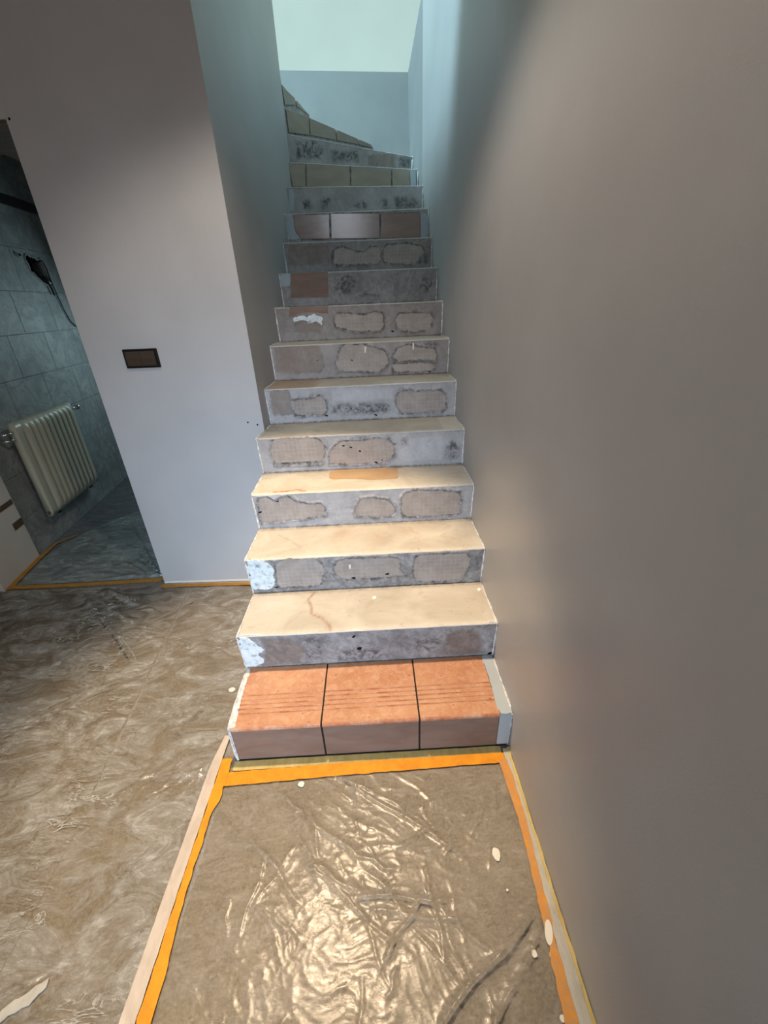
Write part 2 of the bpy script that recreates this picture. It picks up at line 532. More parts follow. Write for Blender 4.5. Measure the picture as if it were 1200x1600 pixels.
box(bm, -3.2, XR, -3.0, YF, CEIL, CEIL + 0.1)
struct(from_bm('ceiling', bm, M['white']))
bm = bmesh.new()
box(bm, -3.3, XR + 0.1, -3.1, -3.0, 0, CEIL)
struct(from_bm('wall_back', bm, M['wall_front']))
bm = bmesh.new()
box(bm, -3.3, -3.2, -3.0, YF + 0.335, 0, CEIL)
struct(from_bm('wall_room_left', bm, M['wall_front']))
# bathroom shell
bm = bmesh.new()
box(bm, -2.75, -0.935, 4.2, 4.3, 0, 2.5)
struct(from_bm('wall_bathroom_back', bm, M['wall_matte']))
bm = bmesh.new()
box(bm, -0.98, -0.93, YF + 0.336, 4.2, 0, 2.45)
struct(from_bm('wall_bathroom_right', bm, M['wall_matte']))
bm = bmesh.new()
prism(bm, [(-2.75, YF + 0.336), (-0.935, YF + 0.336), (-0.935, 4.2), (-2.75, 4.2)], 2.45, 2.55)
struct(from_bm('ceiling_bathroom', bm, M['white']))
bm = bmesh.new()
prism(bm, [(DX1 + 0.004, YF - 0.0022), (-0.546, YF - 0.0300), (-0.546, YF - 0.0270), (DX1 + 0.004, YF + 0.0005)], 0.006, 0.017)
struct(from_bm('baseboard_front', bm, M['white']))
# little screw holes in the front wall
for (x, z) in ((-0.617, 0.948), (-0.572, 0.935), (-1.281, 2.10)):
    bm = bmesh.new()
    bmesh.ops.create_cone(bm, cap_ends=True, segments=10, radius1=0.005, radius2=0.0035, depth=0.003,
                          matrix=Matrix.Translation((x, YF - 0.0006 - (0.028 * (x - DX1) / 0.751 if x > DX1 else 0), z)) @ Matrix.Rotation(math.radians(90), 4, 'X'))
    from_bm('screw_hole', bm, M['black'], wf)

# ------------------------------------------------------------------ tiled bathroom wall
BO = Vector((-2.312, 2.445))
BD = Vector((-0.1022, 0.9948)).normalized()
BN = Vector((BD.y, -BD.x))


def bw(u, z, w=0.0):
    p = BO + BD * u + BN * w
    return Vector((p.x, p.y, z))


bm = bmesh.new()
p = [bw(-0.02, 0, -0.12), bw(-0.02, 0, -0.008), bw(1.76, 0, -0.008), bw(1.76, 0, -0.12)]
HU, HZ = 1.145, 1.79      # the broken hole
q0 = [bw(-0.02, 0, -0.2), bw(-0.02, 0, -0.008), bw(1.76, 0, -0.008), bw(1.76, 0, -0.2)]
prism(bm, [(a.x, a.y) for a in [bw(-0.02, 0, -0.2), bw(-0.02, 0, -0.09), bw(1.76, 0, -0.09), bw(1.76, 0, -0.2)]], 0, 2.5)
for (u0, u1, z0, z1) in ((-0.02, HU - 0.16, 0, 2.5), (HU + 0.16, 1.76, 0, 2.5), (HU - 0.16, HU + 0.16, 0, HZ - 0.16), (HU - 0.16, HU + 0.16, HZ + 0.16, 2.5)):
    prism(bm, [(a.x, a.y) for a in [bw(u0, 0, -0.089), bw(u0, 0, -0.006), bw(u1, 0, -0.006), bw(u1, 0, -0.089)]], z0, z1)
wl = struct(from_bm('wall_left', bm, M['grout']))
rows = [(0.0, 0.27), (0.27, 0.54), (0.54, 0.81), (0.81, 1.08), (1.08, 1.345), (1.345, 1.61), (1.61, 1.88), (1.88, 2.135), (2.20, 2.5)]
HOLE = [(x * 1.25 + 0.035, z * 1.15) for x, z in [(-0.075, 0.035), (-0.05, 0.062), (-0.02, 0.05), (0.02, 0.055), (0.05, 0.04), (0.075, 0.05), (0.095, 0.01), (0.105, -0.06), (0.10, -0.105), (0.05, -0.10), (-0.01, -0.075), (-0.06, -0.03)]]


def tile_bm(u0, u1, z0, z1, hole=False, w=0.0):
    g = 0.0012
    u0 += g; u1 -= g; z0 += g; z1 -= g
    b = bmesh.new()
    if not hole:
        f = [b.verts.new(bw(u, z, w)) for u, z in ((u0 + .0015, z0 + .0015), (u1 - .0015, z0 + .0015), (u1 - .0015, z1 - .0015), (u0 + .0015, z1 - .0015))]
        e = [b.verts.new(bw(u, z, w - 0.0015)) for u, z in ((u0, z0), (u1, z0), (u1, z1), (u0, z1))]
        k = [b.verts.new(bw(u, z, w - 0.007)) for u, z in ((u0, z0), (u1, z0), (u1, z1), (u0, z1))]
        b.faces.new(f)
        for j in range(4):
            b.faces.new((f[j], e[j], e[(j + 1) % 4], f[(j + 1) % 4]))
            b.faces.new((e[j], k[j], k[(j + 1) % 4], e[(j + 1) % 4]))
        return b
    outer = [(u0, z0), (u1, z0), (u1, z1), (u0, z1)]
    inner = hole
    polys = [[Vector((a[0], a[1], 0)) for a in outer], [Vector((a[0], a[1], 0)) for a in inner]]
    tris = tessellate_polygon(polys)
    allp = outer + list(inner)
    vf = [b.verts.new(bw(a[0], a[1], w)) for a in allp]
    vb = [b.verts.new(bw(a[0], a[1], w - 0.007)) for a in allp]
    for t in tris:
        try:
            b.faces.new([vf[j] for j in t])
        except ValueError:
            pass
    for ring in (range(4), range(4, len(allp))):
        ring = list(ring)
        for j in range(len(ring)):
            a, c = ring[j], ring[(j + 1) % len(ring)]
            b.faces.new((vf[a], vf[c], vb[c], vb[a]))
    return b


for ri, (z0, z1) in enumerate(rows):
    off = -0.02
    u = off
    edges = [-0.02, 0.38, 0.78, HU - 0.17 if False else 1.18, 1.58, 1.76] if ri % 2 else [-0.02, 0.18, 0.58, 0.98, 1.38, 1.76]
    if ri == 6:
        edges = [-0.02, 0.18, 0.58, 0.95, 1.38, 1.76]
    for a, c in zip(edges, edges[1:]):
        hole = False
        if ri == 6 and a < HU < c:
            hole = [(HU + x, HZ + z - 0.01) for x, z in HOLE][::-1]
        b = tile_bm(a, c, z0, z1, hole)
        from_bm('tile', b, M['marble'], wl)
for a, c in zip([-0.02, 0.31, 0.64, 0.97, 1.30], [0.31, 0.64, 0.97, 1.30, 1.76]):
    from_bm('border_tile', tile_bm(a, c, 2.137, 2.198, False, 0.001), M['band'], wl)
# broken plaster crust round the hole and the dark inside
bm = bmesh.new()
ring = [(HU + x, HZ + z - 0.01) for x, z in HOLE]
prev = None
pts = []
for k in range(len(ring)):
    a, c = ring[k], ring[(k + 1) % len(ring)]
    for t in (0, 0.33, 0.66):
        pts.append(bw(a[0] + (c[0] - a[0]) * t + random.uniform(-.006, .006), a[1] + (c[1] - a[1]) * t + random.uniform(-.006, .006), 0.001 + random.uniform(0, 0.004)))
pts.append(pts[0])
tube(bm, pts, [random.uniform(0.003, 0.009) for _ in pts], 6)
from_bm('broken_plaster', bm, M['marble'], wl)
bm = bmesh.new()
prism(bm, [(a.x, a.y) for a in [bw(HU - 0.159, 0, -0.088), bw(HU - 0.159, 0, -0.084), bw(HU + 0.159, 0, -0.084), bw(HU + 0.159, 0, -0.088)]], HZ - 0.159, HZ + 0.159)
from_bm('cavity', bm, M['black'], wl)
# capped pipe stub beside the hole
st = empty('pipe_stub', bw(HU - 0.135, HZ + 0.045), 'small capped pipe stub left of the broken hole in the bathroom tiles', 'pipe')
bm = bmesh.new()
tube(bm, [bw(HU - 0.135, HZ + 0.045, -0.02), bw(HU - 0.135, HZ + 0.045, 0.02)], 0.013, 14)
o = from_bm('pipe', bm, M['marble'], st); o.matrix_parent_inverse = st.matrix_world.inverted() if False else Matrix.Translation(-st.location)
bm = bmesh.new()
tube(bm, [bw(HU - 0.135, HZ + 0.045, 0.0202), bw(HU - 0.135, HZ + 0.045, 0.024)], 0.008, 12)
o = from_bm('cap', bm, M['black'], st); o.matrix_parent_inverse = Matrix.Translation(-st.location)


def part(name, bm, m, parent, smooth=False):
    """world-coordinate mesh hung under an Empty that stands somewhere else"""
    o = from_bm(name, bm, m, parent, smooth)
    r = parent
    while r.parent:
        r = r.parent
    if parent.type == 'EMPTY':
        o.matrix_parent_inverse = Matrix.Translation(-r.location)
    return o


# cable hanging out of the hole
cb = empty('hanging_cable', bw(HU + 0.09, HZ), 'dark cable with a metal end hanging from the hole in the tiled wall', 'cable')
bm = bmesh.new()
path = [(0.10, 0.02, -0.05), (0.115, 0.03, 0.02), (0.13, -0.02, 0.025), (0.15, -0.10, 0.016), (0.175, -0.20, 0.012), (0.20, -0.30, 0.010), (0.235, -0.38, 0.010), (0.30, -0.43, 0.010)]
pp = []
for k in range(len(path) - 1):
    for t in (0, .5):
        pp.append(bw(*[(HU, HZ, 0)[j] + path[k][j] * (1 - t) + path[k + 1][j] * t for j in range(3)]))
pp.append(bw(HU + path[-1][0], HZ + path[-1][1], path[-1][2]))
tube(bm, pp, 0.0045, 8)
part('cord', bm, M['cable'], cb, True)
bm = bmesh.new()
tube(bm, [bw(HU + 0.09, HZ - 0.07, 0.0), bw(HU + 0.10, HZ - 0.10, 0.018), bw(HU + 0.118, HZ - 0.16, 0.02), bw(HU + 0.125, HZ - 0.2, 0.018)], [0.006, 0.009, 0.009, 0.007], 10)
part('sleeve', bm, M['cable'], cb, True)
bm = bmesh.new()
tube(bm, [bw(HU + 0.099, HZ - 0.097, 0.026), bw(HU + 0.106, HZ - 0.13, 0.029)], [0.006, 0.005], 10)
part('clip', bm, M['chrome'], cb, True)

# ------------------------------------------------------------------ radiator
RU0, RU1, RZ0, RZ1 = 0.172, 0.835, 0.215, 0.855
rad = empty('panel_radiator', bw((RU0 + RU1) / 2, RZ0, 0.06), 'cream ribbed panel radiator hanging low on the grey tiled bathroom wall', 'radiator')
bm = bmesh.new()
nu, nv = 150, 22
g = []
for j in range(nv + 1):
    row = []
    fz = j / nv
    for i in range(nu + 1):
        fu = i / nu
        a = (fu - 0.10) / 0.86
        rib = 0.0
        if 0 < a < 1:
            rib = abs(math.sin(a * 10 * math.pi)) ** 0.65
        endf = min(1.0, max(0.0, min(fz, 1 - fz) / 0.055 - 0.35))
        edge = min(1.0, min(fu, 1 - fu) / 0.012, min(fz, 1 - fz) / 0.02)
        row.append(bm.verts.new(bw(RU0 + (RU1 - RU0) * fu, RZ0 + (RZ1 - RZ0) * fz, 0.078 + 0.010 * edge ** .5 + 0.020 * rib * endf)))
    g.append(row)
for j in range(nv):
    for i in range(nu):
        bm.faces.new((g[j][i], g[j][i + 1], g[j + 1][i + 1], g[j + 1][i]))
# closed shell behind
back = [bm.verts.new(bw(u, z, 0.045)) for u, z in ((RU0, RZ0), (RU1, RZ0), (RU1, RZ1), (RU0, RZ1))]
bm.faces.new(back)
loops = [[g[0][i] for i in range(nu + 1)], [g[j][nu] for j in range(nv + 1)], [g[nv][i] for i in range(nu, -1, -1)], [g[j][0] for j in range(nv, -1, -1)]]
for k, lp in enumerate(loops):
    bm.faces.new(lp + [back[(k + 1) % 4], back[k]])
part('panel', bm, M['radiator'], rad, True)
bm = bmesh.new()
for k in range(30):
    a = RU0 + 0.02 + (RU1 - RU0 - 0.04) * k / 30
    prism(bm, [(q.x, q.y) for q in (bw(a, 0, 0.047), bw(a + 0.008, 0, 0.047), bw(a + 0.008, 0, 0.076), bw(a, 0, 0.076))], RZ1 - 0.004, RZ1 + 0.004)
part('top_grille', bm, M['radiator'], rad)
bm = bmesh.new()
tube(bm, [bw(RU1, RZ1 - 0.045, 0.06), bw(RU1 + 0.03, RZ1 - 0.045, 0.06)], 0.010, 12)
tube(bm, [bw(RU1 + 0.03, RZ1 - 0.045, 0.06), bw(RU1 + 0.03, RZ1 - 0.045, -0.002)], 0.009, 12)
vb = part('valve', bm, M['brass'], rad, True)
bm = bmesh.new()
tube(bm, [bw(RU1 + 0.03, RZ1 - 0.045, 0.06), bw(RU1 + 0.036, RZ1 - 0.045, 0.075), bw(RU1 + 0.05, RZ1 - 0.045, 0.105), bw(RU1 + 0.055, RZ1 - 0.045, 0.11)], [0.014, 0.019, 0.019, 0.012], 14)
part('knob', bm, M['chrome'], vb, True)
for u, z in ((RU1 + 0.012, RZ0 + 0.03), (RU0 - 0.012, RZ0 + 0.025)):
    bm = bmesh.new()
    tube(bm, [bw(u - 0.015, z, 0.062), bw(u + 0.015, z, 0.062)], 0.012, 12)
    part('end_plug', bm, M['brass'], rad, True)
for u in (RU0 + 0.1, RU1 - 0.1):
    bm = bmesh.new()
    prism(bm, [(q.x, q.y) for q in (bw(u, 0, 0.001), bw(u + 0.03, 0, 0.001), bw(u + 0.03, 0, 0.06), bw(u, 0, 0.06))], RZ0 - 0.025, RZ0 - 0.0005)
    part('bracket', bm, M['cable'], rad)
bm = bmesh.new()
for dz in (0.05, 0.09):
    tube(bm, [bw(RU0 + 0.01, RZ1 - dz, 0.062), bw(RU0 - 0.05, RZ1 - dz, 0.062), bw(RU0 - 0.06, RZ1 - dz, 0.05), bw(RU0 - 0.06, RZ1 - dz, -0.002)], 0.0085, 10)
part('supply_pipe', bm, M['chrome'], rad, True)

# ------------------------------------------------------------------ light switch
sw = empty('light_switch', (-1.044, YF - 0.0095, 1.261), 'dark brown double rocker light switch on the pale grey front wall', 'light switch')
bm = bmesh.new()
box(bm, -0.078, 0.078, -0.010, 0.0, -0.041, 0.041, 0.003)
sw.rotation_euler.z = -math.atan2(0.028, 0.751)
from_bm('frame', bm, M['switch_frame'], sw)
for s in (-1, 1):
    bm = bmesh.new()
    x0, x1 = (0.0006, 0.0665) if s > 0 else (-0.0665, -0.0006)
    vs = [(x0, -0.0135, -0.031), (x1, -0.0135, -0.031), (x1, -0.0165, 0.0), (x0, -0.0165, 0.0), (x1, -0.0125, 0.031), (x0, -0.0125, 0.031),
          (x0, -0.009, -0.031), (x1, -0.009, -0.031), (x1, -0.009, 0.031), (x0, -0.009, 0.031)]
    v = [bm.verts.new(q) for q in vs]
    for f in ((0, 1, 2, 3), (3, 2, 4, 5), (6, 7, 1, 0), (5, 4, 8, 9), (7, 8, 4, 2, 1), (6, 0, 3, 5, 9), (6, 9, 8, 7)):
        bm.faces.new([v[k] for k in f])
    r = from_bm('rocker', bm, M['rocker'], sw)

# ------------------------------------------------------------------ stairs
RISE = 0.18
NY = {i: 0.94 + 0.2405 * (i - 1) for i in range(1, 11)}
LR = {}
for i in NY:
    xl = -0.552 if i <= 4 else (-0.556 if i == 5 else -0.543 + 0.041 * (NY[i] - 2.055) / 1.695)
    LR[i] = ((xl, NY[i]), (XR, NY[i]))
xw = lambda y: -0.543 + 0.041 * (y - 2.055) / 1.695
LR[11] = ((xw(3.30), 3.30), (XR, 3.29))
LR[12] = ((-0.52, 3.49), (XR, 3.6))
LR[13] = ((-0.52, 3.69), (XR + 0.008, 4.0))
LR[14] = ((-0.522, 3.79), (XR + 0.008, 4.43))
LR[15] = ((-0.527, 3.93), (0.105, YB))
LR[16] = ((-0.55, 4.06), (-0.40, YB))
LR[17] = ((-0.70, 4.06), (-0.85, YB))
# patch outlines were taken on planes whose left end is at these x values
X0 = {i: -0.55 for i in range(1, 11)}
EXT = 0.30            # the winders run on to the left behind the end of the stair wall
for _i in range(12, 17):
    (a, b_), (c, d_) = LR[_i]
    q = EXT / math.hypot(c - a, d_ - b_)
    LR[_i] = ((a - (c - a) * q, b_ - (d_ - b_) * q), (c, d_))
X0.update({11: -0.52, 12: -0.52, 13: -0.52, 14: -0.522, 15: -0.527, 16: -0.55})
PATCHES = {
 2: [('white', [(0.006,0.183),(0.031,0.187),(0.072,0.131),(0.093,0.103),(0.062,0.085),(0.081,0.041),(0.038,0.011),(0.003,0.009),(-0.005,0.083)]),
  ('brown', [(0.083,0.164),(0.183,0.162),(0.231,0.125),(0.243,0.09),(0.214,0.011),(0.061,0.009),(0.09,0.089)]),
  ('dark', [(0.244,0.157),(0.289,0.164),(0.32,0.125),(0.299,0.029),(0.234,0.021)]),
  ('dark', [(0.358,0.067),(0.442,0.088),(0.532,0.066),(0.548,0.015),(0.492,0.006),(0.353,0.01)]),
  ('dark', [(0.668,0.123),(0.758,0.136),(0.792,0.153),(0.769,0.074),(0.725,0.008),(0.66,0.056)]),
  ('brown', [(0.785,0.127),(0.837,0.156),(0.909,0.144),(0.927,0.048),(0.912,0.014),(0.753,0.013),(0.787,0.073)]),
  ('light', [(0.92,0.123),(0.942,0.128),(0.957,0.073),(0.938,0.033)]),
  ('dark', [(0.951,0.087),(0.975,0.112),(0.979,0.001),(0.955,-0.0)]),
  ('chip', [(0.44,0.081),(0.449,0.087),(0.461,0.086),(0.456,0.075),(0.446,0.077)]),
  ('chip', [(0.426,0.145),(0.432,0.154),(0.441,0.158),(0.437,0.148),(0.43,0.146)]),
  ('chip', [(0.955,0.007),(0.961,0.014),(0.972,0.017),(0.969,0.008),(0.96,0.007)])],
 3: [('white', [(0.014,0.188),(0.031,0.189),(0.073,0.184),(0.095,0.166),(0.109,0.137),(0.094,0.026),(0.005,0.023),(0.001,0.086)]),
  ('bare', [(0.127,0.186),(0.278,0.176),(0.309,0.146),(0.315,0.1),(0.299,0.054),(0.282,0.026),(0.105,0.027)]),
  ('bare', [(0.367,0.154),(0.416,0.164),(0.52,0.164),(0.598,0.159),(0.633,0.142),(0.628,0.09),(0.65,0.059),(0.605,0.059),(0.514,0.051),(0.443,0.056),(0.388,0.054),(0.36,0.085),(0.349,0.109)]),
  ('bare', [(0.69,0.16),(0.79,0.165),(0.904,0.161),(0.92,0.128),(0.915,0.083),(0.896,0.037),(0.879,0.013),(0.695,0.018),(0.681,0.087)]),
  ('dark', [(0.927,0.156),(0.957,0.16),(0.972,0.043),(0.961,0.02),(0.94,0.104)]),
  ('chip', [(0.564,0.07),(0.572,0.076),(0.584,0.077),(0.58,0.068),(0.57,0.068)]),
  ('chip', [(0.423,0.062),(0.431,0.064),(0.441,0.061),(0.437,0.053),(0.428,0.057)]),
  ('chip', [(0.093,0.031),(0.1,0.033),(0.11,0.031),(0.105,0.025),(0.098,0.027)]),
  ('drip', [(0.417,0.132),(0.426,0.132),(0.424,0.111),(0.417,0.112)])],
 4: [('bare', [(0.027,0.164),(0.066,0.169),(0.095,0.145),(0.15,0.173),(0.187,0.142),(0.236,0.122),(0.295,0.122),(0.308,0.098),(0.303,0.057),(0.225,0.046),(0.12,0.04),(0.019,0.035),(0.016,0.089)]),
  ('bare', [(0.457,0.109),(0.475,0.133),(0.527,0.14),(0.594,0.121),(0.624,0.084),(0.627,0.058),(0.609,0.037),(0.53,0.038),(0.452,0.043),(0.44,0.064)]),
  ('bare', [(0.659,0.133),(0.672,0.152),(0.706,0.164),(0.816,0.161),(0.915,0.146),(0.919,0.036),(0.892,0.026),(0.75,0.027),(0.662,0.034),(0.654,0.072)]),
  ('light', [(0.921,0.155),(0.956,0.159),(0.97,0.041),(0.929,0.037)]),
  ('chip', [(0.1,0.142),(0.106,0.145),(0.115,0.146),(0.112,0.141),(0.104,0.141)]),
  ('chip', [(0.011,0.09),(0.02,0.096),(0.032,0.098),(0.026,0.09),(0.017,0.089)])],
 5: [('bare', [(0.072,0.174),(0.116,0.183),(0.259,0.176),(0.291,0.161),(0.309,0.13),(0.309,0.092),(0.285,0.037),(0.065,0.041),(0.051,0.106)]),
  ('bare', [(0.326,0.091),(0.356,0.127),(0.401,0.151),(0.487,0.146),(0.556,0.158),(0.608,0.148),(0.637,0.122),(0.64,0.075),(0.604,0.028),(0.479,0.027),(0.325,0.033)]),
  ('dark', [(0.894,0.109),(0.919,0.126),(0.951,0.111),(0.956,0.039),(0.925,0.023),(0.889,0.042)]),
  ('dark', [(0.677,0.155),(0.702,0.156),(0.711,0.114),(0.685,0.11)]),
  ('light', [(0.711,0.155),(0.875,0.156),(0.886,0.1),(0.88,0.023),(0.711,0.023),(0.649,0.045),(0.658,0.083)]),
  ('chip', [(0.391,0.126),(0.398,0.129),(0.408,0.127),(0.404,0.122),(0.396,0.123)]),
  ('chip', [(0.426,0.12),(0.432,0.12),(0.441,0.116),(0.437,0.112),(0.43,0.115)]),
  ('chip', [(0.468,0.097),(0.474,0.1),(0.482,0.097),(0.479,0.09),(0.472,0.093)]),
  ('chip', [(0.542,0.035),(0.549,0.036),(0.56,0.032),(0.556,0.026),(0.547,0.029)]),
  ('chip', [(0.574,0.041),(0.579,0.044),(0.585,0.045),(0.583,0.04),(0.577,0.04)])],
 6: [('brown', [(0.042,0.17),(0.126,0.172),(0.134,0.141),(0.131,0.049),(0.037,0.046),(0.027,0.091)]),
  ('bare', [(0.148,0.122),(0.252,0.124),(0.281,0.139),(0.305,0.115),(0.311,0.068),(0.296,0.041),(0.143,0.042)]),
  ('dark', [(0.337,0.086),(0.419,0.091),(0.51,0.094),(0.582,0.086),(0.64,0.071),(0.635,0.036),(0.561,0.03),(0.451,0.03),(0.333,0.039)]),
  ('light', [(0.337,0.167),(0.496,0.168),(0.665,0.165),(0.655,0.098),(0.528,0.1),(0.339,0.099)]),
  ('bare', [(0.673,0.116),(0.7,0.146),(0.79,0.135),(0.897,0.139),(0.921,0.113),(0.929,0.048),(0.893,0.026),(0.791,0.023),(0.69,0.035),(0.67,0.079)]),
  ('chip', [(0.162,0.037),(0.167,0.04),(0.174,0.041),(0.171,0.037),(0.166,0.037)]),
  ('chip', [(0.296,0.036),(0.303,0.038),(0.314,0.034),(0.309,0.028),(0.301,0.031)]),
  ('chip', [(0.693,0.022),(0.698,0.025),(0.705,0.024),(0.702,0.02),(0.697,0.02)]),
  ('chip', [(0.552,0.028),(0.559,0.029),(0.57,0.025),(0.566,0.019),(0.557,0.023)])],
 7: [('brown', [(0.046,0.193),(0.155,0.195),(0.259,0.184),(0.283,0.162),(0.29,0.111),(0.292,0.067),(0.268,0.037),(0.131,0.036),(0.031,0.045),(0.039,0.13)]),
  ('bare', [(0.392,0.149),(0.416,0.171),(0.505,0.172),(0.539,0.159),(0.61,0.14),(0.636,0.117),(0.645,0.061),(0.587,0.023),(0.459,0.034),(0.368,0.038),(0.359,0.082)]),
  ('bare', [(0.671,0.103),(0.699,0.144),(0.753,0.157),(0.806,0.147),(0.896,0.134),(0.909,0.093),(0.905,0.071),(0.816,0.08),(0.698,0.074)]),
  ('bare', [(0.671,0.063),(0.816,0.064),(0.903,0.057),(0.9,0.021),(0.826,0.014),(0.67,0.019)]),
  ('dark', [(0.815,0.173),(0.899,0.169),(0.918,0.152),(0.905,0.136),(0.824,0.146)]),
  ('chip', [(0.439,0.094),(0.445,0.095),(0.452,0.092),(0.449,0.086),(0.443,0.09)]),
  ('chip', [(0.254,0.098),(0.259,0.1),(0.265,0.1),(0.263,0.096),(0.257,0.096)]),
  ('chip', [(0.747,0.018),(0.751,0.021),(0.758,0.022),(0.756,0.018),(0.75,0.018)]),
  ('chip', [(0.863,0.016),(0.87,0.018),(0.882,0.015),(0.878,0.009),(0.869,0.012)]),
  ('drip', [(0.519,0.16),(0.528,0.16),(0.525,0.126),(0.518,0.127)]),
  ('drip', [(0.777,0.166),(0.786,0.166),(0.785,0.132),(0.778,0.133)])],
 8: [('tile', [(0.107,0.197),(0.324,0.19),(0.319,0.141),(0.264,0.149),(0.177,0.152),(0.131,0.138),(0.099,0.135)]),
  ('brown', [(0.124,0.094),(0.183,0.136),(0.254,0.141),(0.288,0.124),(0.291,0.087),(0.272,0.047),(0.144,0.046),(0.129,0.069)]),
  ('white', [(0.119,0.122),(0.175,0.142),(0.195,0.127),(0.237,0.144),(0.287,0.122),(0.278,0.084),(0.249,0.101),(0.195,0.091),(0.172,0.118),(0.125,0.102)]),
  ('bare', [(0.354,0.125),(0.378,0.142),(0.439,0.136),(0.527,0.125),(0.581,0.139),(0.632,0.129),(0.634,0.065),(0.612,0.037),(0.486,0.041),(0.397,0.056),(0.353,0.07)]),
  ('bare', [(0.704,0.087),(0.722,0.124),(0.811,0.125),(0.9,0.117),(0.917,0.095),(0.905,0.032),(0.812,0.026),(0.721,0.033)]),
  ('chip', [(0.541,0.041),(0.546,0.043),(0.554,0.042),(0.551,0.037),(0.544,0.038)]),
  ('chip', [(0.675,0.035),(0.683,0.037),(0.695,0.034),(0.69,0.027),(0.681,0.03)]),
  ('chip', [(0.764,0.031),(0.77,0.034),(0.777,0.035),(0.775,0.03),(0.768,0.03)])],
 9: [('tile', [(0.101,0.193),(0.319,0.19),(0.31,0.045),(0.079,0.052)]),
  ('paint', [(0.036,0.196),(0.097,0.195),(0.084,0.114),(0.033,0.114)]),
  ('dark', [(0.874,0.122),(0.902,0.137),(0.949,0.127),(0.952,0.086),(0.913,0.033),(0.865,0.064)]),
  ('dark', [(0.494,0.057),(0.532,0.064),(0.634,0.048),(0.634,0.036),(0.493,0.04)]),
  ('dark', [(0.354,0.173),(0.446,0.17),(0.498,0.119),(0.456,0.055),(0.342,0.055)])],
 10: [('brown', [(0.065,0.175),(0.311,0.17),(0.316,0.128),(0.308,0.055),(0.051,0.061)]),
  ('bare', [(0.344,0.119),(0.37,0.142),(0.416,0.148),(0.469,0.123),(0.541,0.112),(0.58,0.142),(0.626,0.14),(0.648,0.116),(0.649,0.073),(0.622,0.051),(0.5,0.049),(0.342,0.054)]),
  ('bare', [(0.661,0.116),(0.69,0.15),(0.836,0.151),(0.91,0.13),(0.927,0.099),(0.883,0.053),(0.865,0.035),(0.668,0.055)]),
  ('dark', [(0.874,0.062),(0.929,0.099),(0.952,0.09),(0.954,0.035),(0.879,0.033)])],
 11: [('T', [(0.064,0.173),(0.294,0.168),(0.284,0.039),(0.097,0.042),(0.065,0.088)]),
  ('T', [(0.309,0.171),(0.621,0.162),(0.62,0.03),(0.298,0.039)]),
  ('T', [(0.634,0.161),(0.889,0.154),(0.891,0.022),(0.629,0.03)]),
  ('paint', [(0.01,0.175),(0.061,0.173),(0.061,0.088),(0.09,0.041),(-0.012,0.043)]),
  ('paint', [(0.893,0.152),(0.937,0.151),(0.94,0.019),(0.895,0.021)])],
 12: [('dark', [(0.234,0.104),(0.277,0.134),(0.304,0.111),(0.269,0.055),(0.229,0.056)]),
  ('dark', [(0.451,0.069),(0.513,0.108),(0.553,0.1),(0.552,0.06),(0.511,0.052)]),
  ('dark', [(0.65,0.099),(0.686,0.114),(0.716,0.057),(0.654,0.054)]),
  ('dark', [(0.747,0.114),(0.809,0.127),(0.902,0.104),(0.94,0.059),(0.757,0.049)]),
  ('dark', [(0.112,0.105),(0.157,0.112),(0.179,0.055),(0.105,0.056)]),
  ('paint', [(0.026,0.165),(0.057,0.164),(0.041,0.05),(0.009,0.051)])],
 13: [('T', [(0.013,0.164),(0.129,0.172),(0.122,0.048),(0.032,0.045)]),
  ('T', [(0.141,0.173),(0.456,0.174),(0.452,0.055),(0.13,0.048)]),
  ('T', [(0.468,0.174),(0.776,0.172),(0.781,0.063),(0.465,0.055)]),
  ('T', [(0.789,0.172),(0.927,0.172),(0.937,0.066),(0.793,0.064)]),
  ('paint', [(0.934,0.172),(0.98,0.171),(0.987,0.068),(0.942,0.067)])],
 14: [('dark', [(0.37,0.13),(0.605,0.155),(0.617,0.09),(0.379,0.071)]),
  ('brown', [(0.709,0.131),(0.789,0.154),(0.966,0.17),(0.976,0.09),(0.709,0.086)]),
  ('dark', [(0.99,0.166),(1.121,0.173),(1.127,0.104),(1.001,0.093)]),
  ('dark', [(0.078,0.149),(0.234,0.176),(0.311,0.131),(0.284,0.073),(0.079,0.047)])],
 15: [('T', [(0.016,0.171),(0.244,0.182),(0.247,0.083),(0.036,0.053)]),
  ('T', [(0.262,0.182),(0.558,0.186),(0.561,0.115),(0.265,0.085)]),
  ('T', [(0.579,0.186),(0.856,0.186),(0.865,0.146),(0.582,0.116)]),
  ('T', [(0.875,0.186),(1.057,0.186),(1.059,0.162),(0.881,0.146)])],
 16: [('T', [(0.022,0.162),(0.288,0.182),(0.297,0.145),(0.071,0.078)]),
  ('T', [(0.324,0.186),(0.638,0.196),(0.602,0.19),(0.334,0.148)])],
}


stairs = empty('staircase', (0, 0.94, 0), 'steep narrow concrete staircase with stripped risers, climbing between two grey walls', 'staircase')


def sp(o):
    o.matrix_parent_inverse = Matrix.Translation(-stairs.location)
    return o


def inside(P, poly):
    x, y = P[:, 0], P[:, 1]
    c = np.zeros(len(P), bool)
    n = len(poly)
    for k in range(n):
        (x0, y0), (x1, y1) = poly[k], poly[(k + 1) % n]
        t = ((y0 > y) != (y1 > y)) & (x < (x1 - x0) * (y - y0) / (y1 - y0 + 1e-12) + x0)
        c ^= t
    return c


def segdist(P, poly):
    d = np.full(len(P), 9.0)
    n = len(poly)
    for k in range(n):
        a, b = np.array(poly[k]), np.array(poly[(k + 1) % n])
        e = b - a
        t = np.clip(((P - a) @ e) / (e @ e + 1e-12), 0, 1)
        d = np.minimum(d, np.hypot(*(P - a - t[:, None] * e).T))
    return d


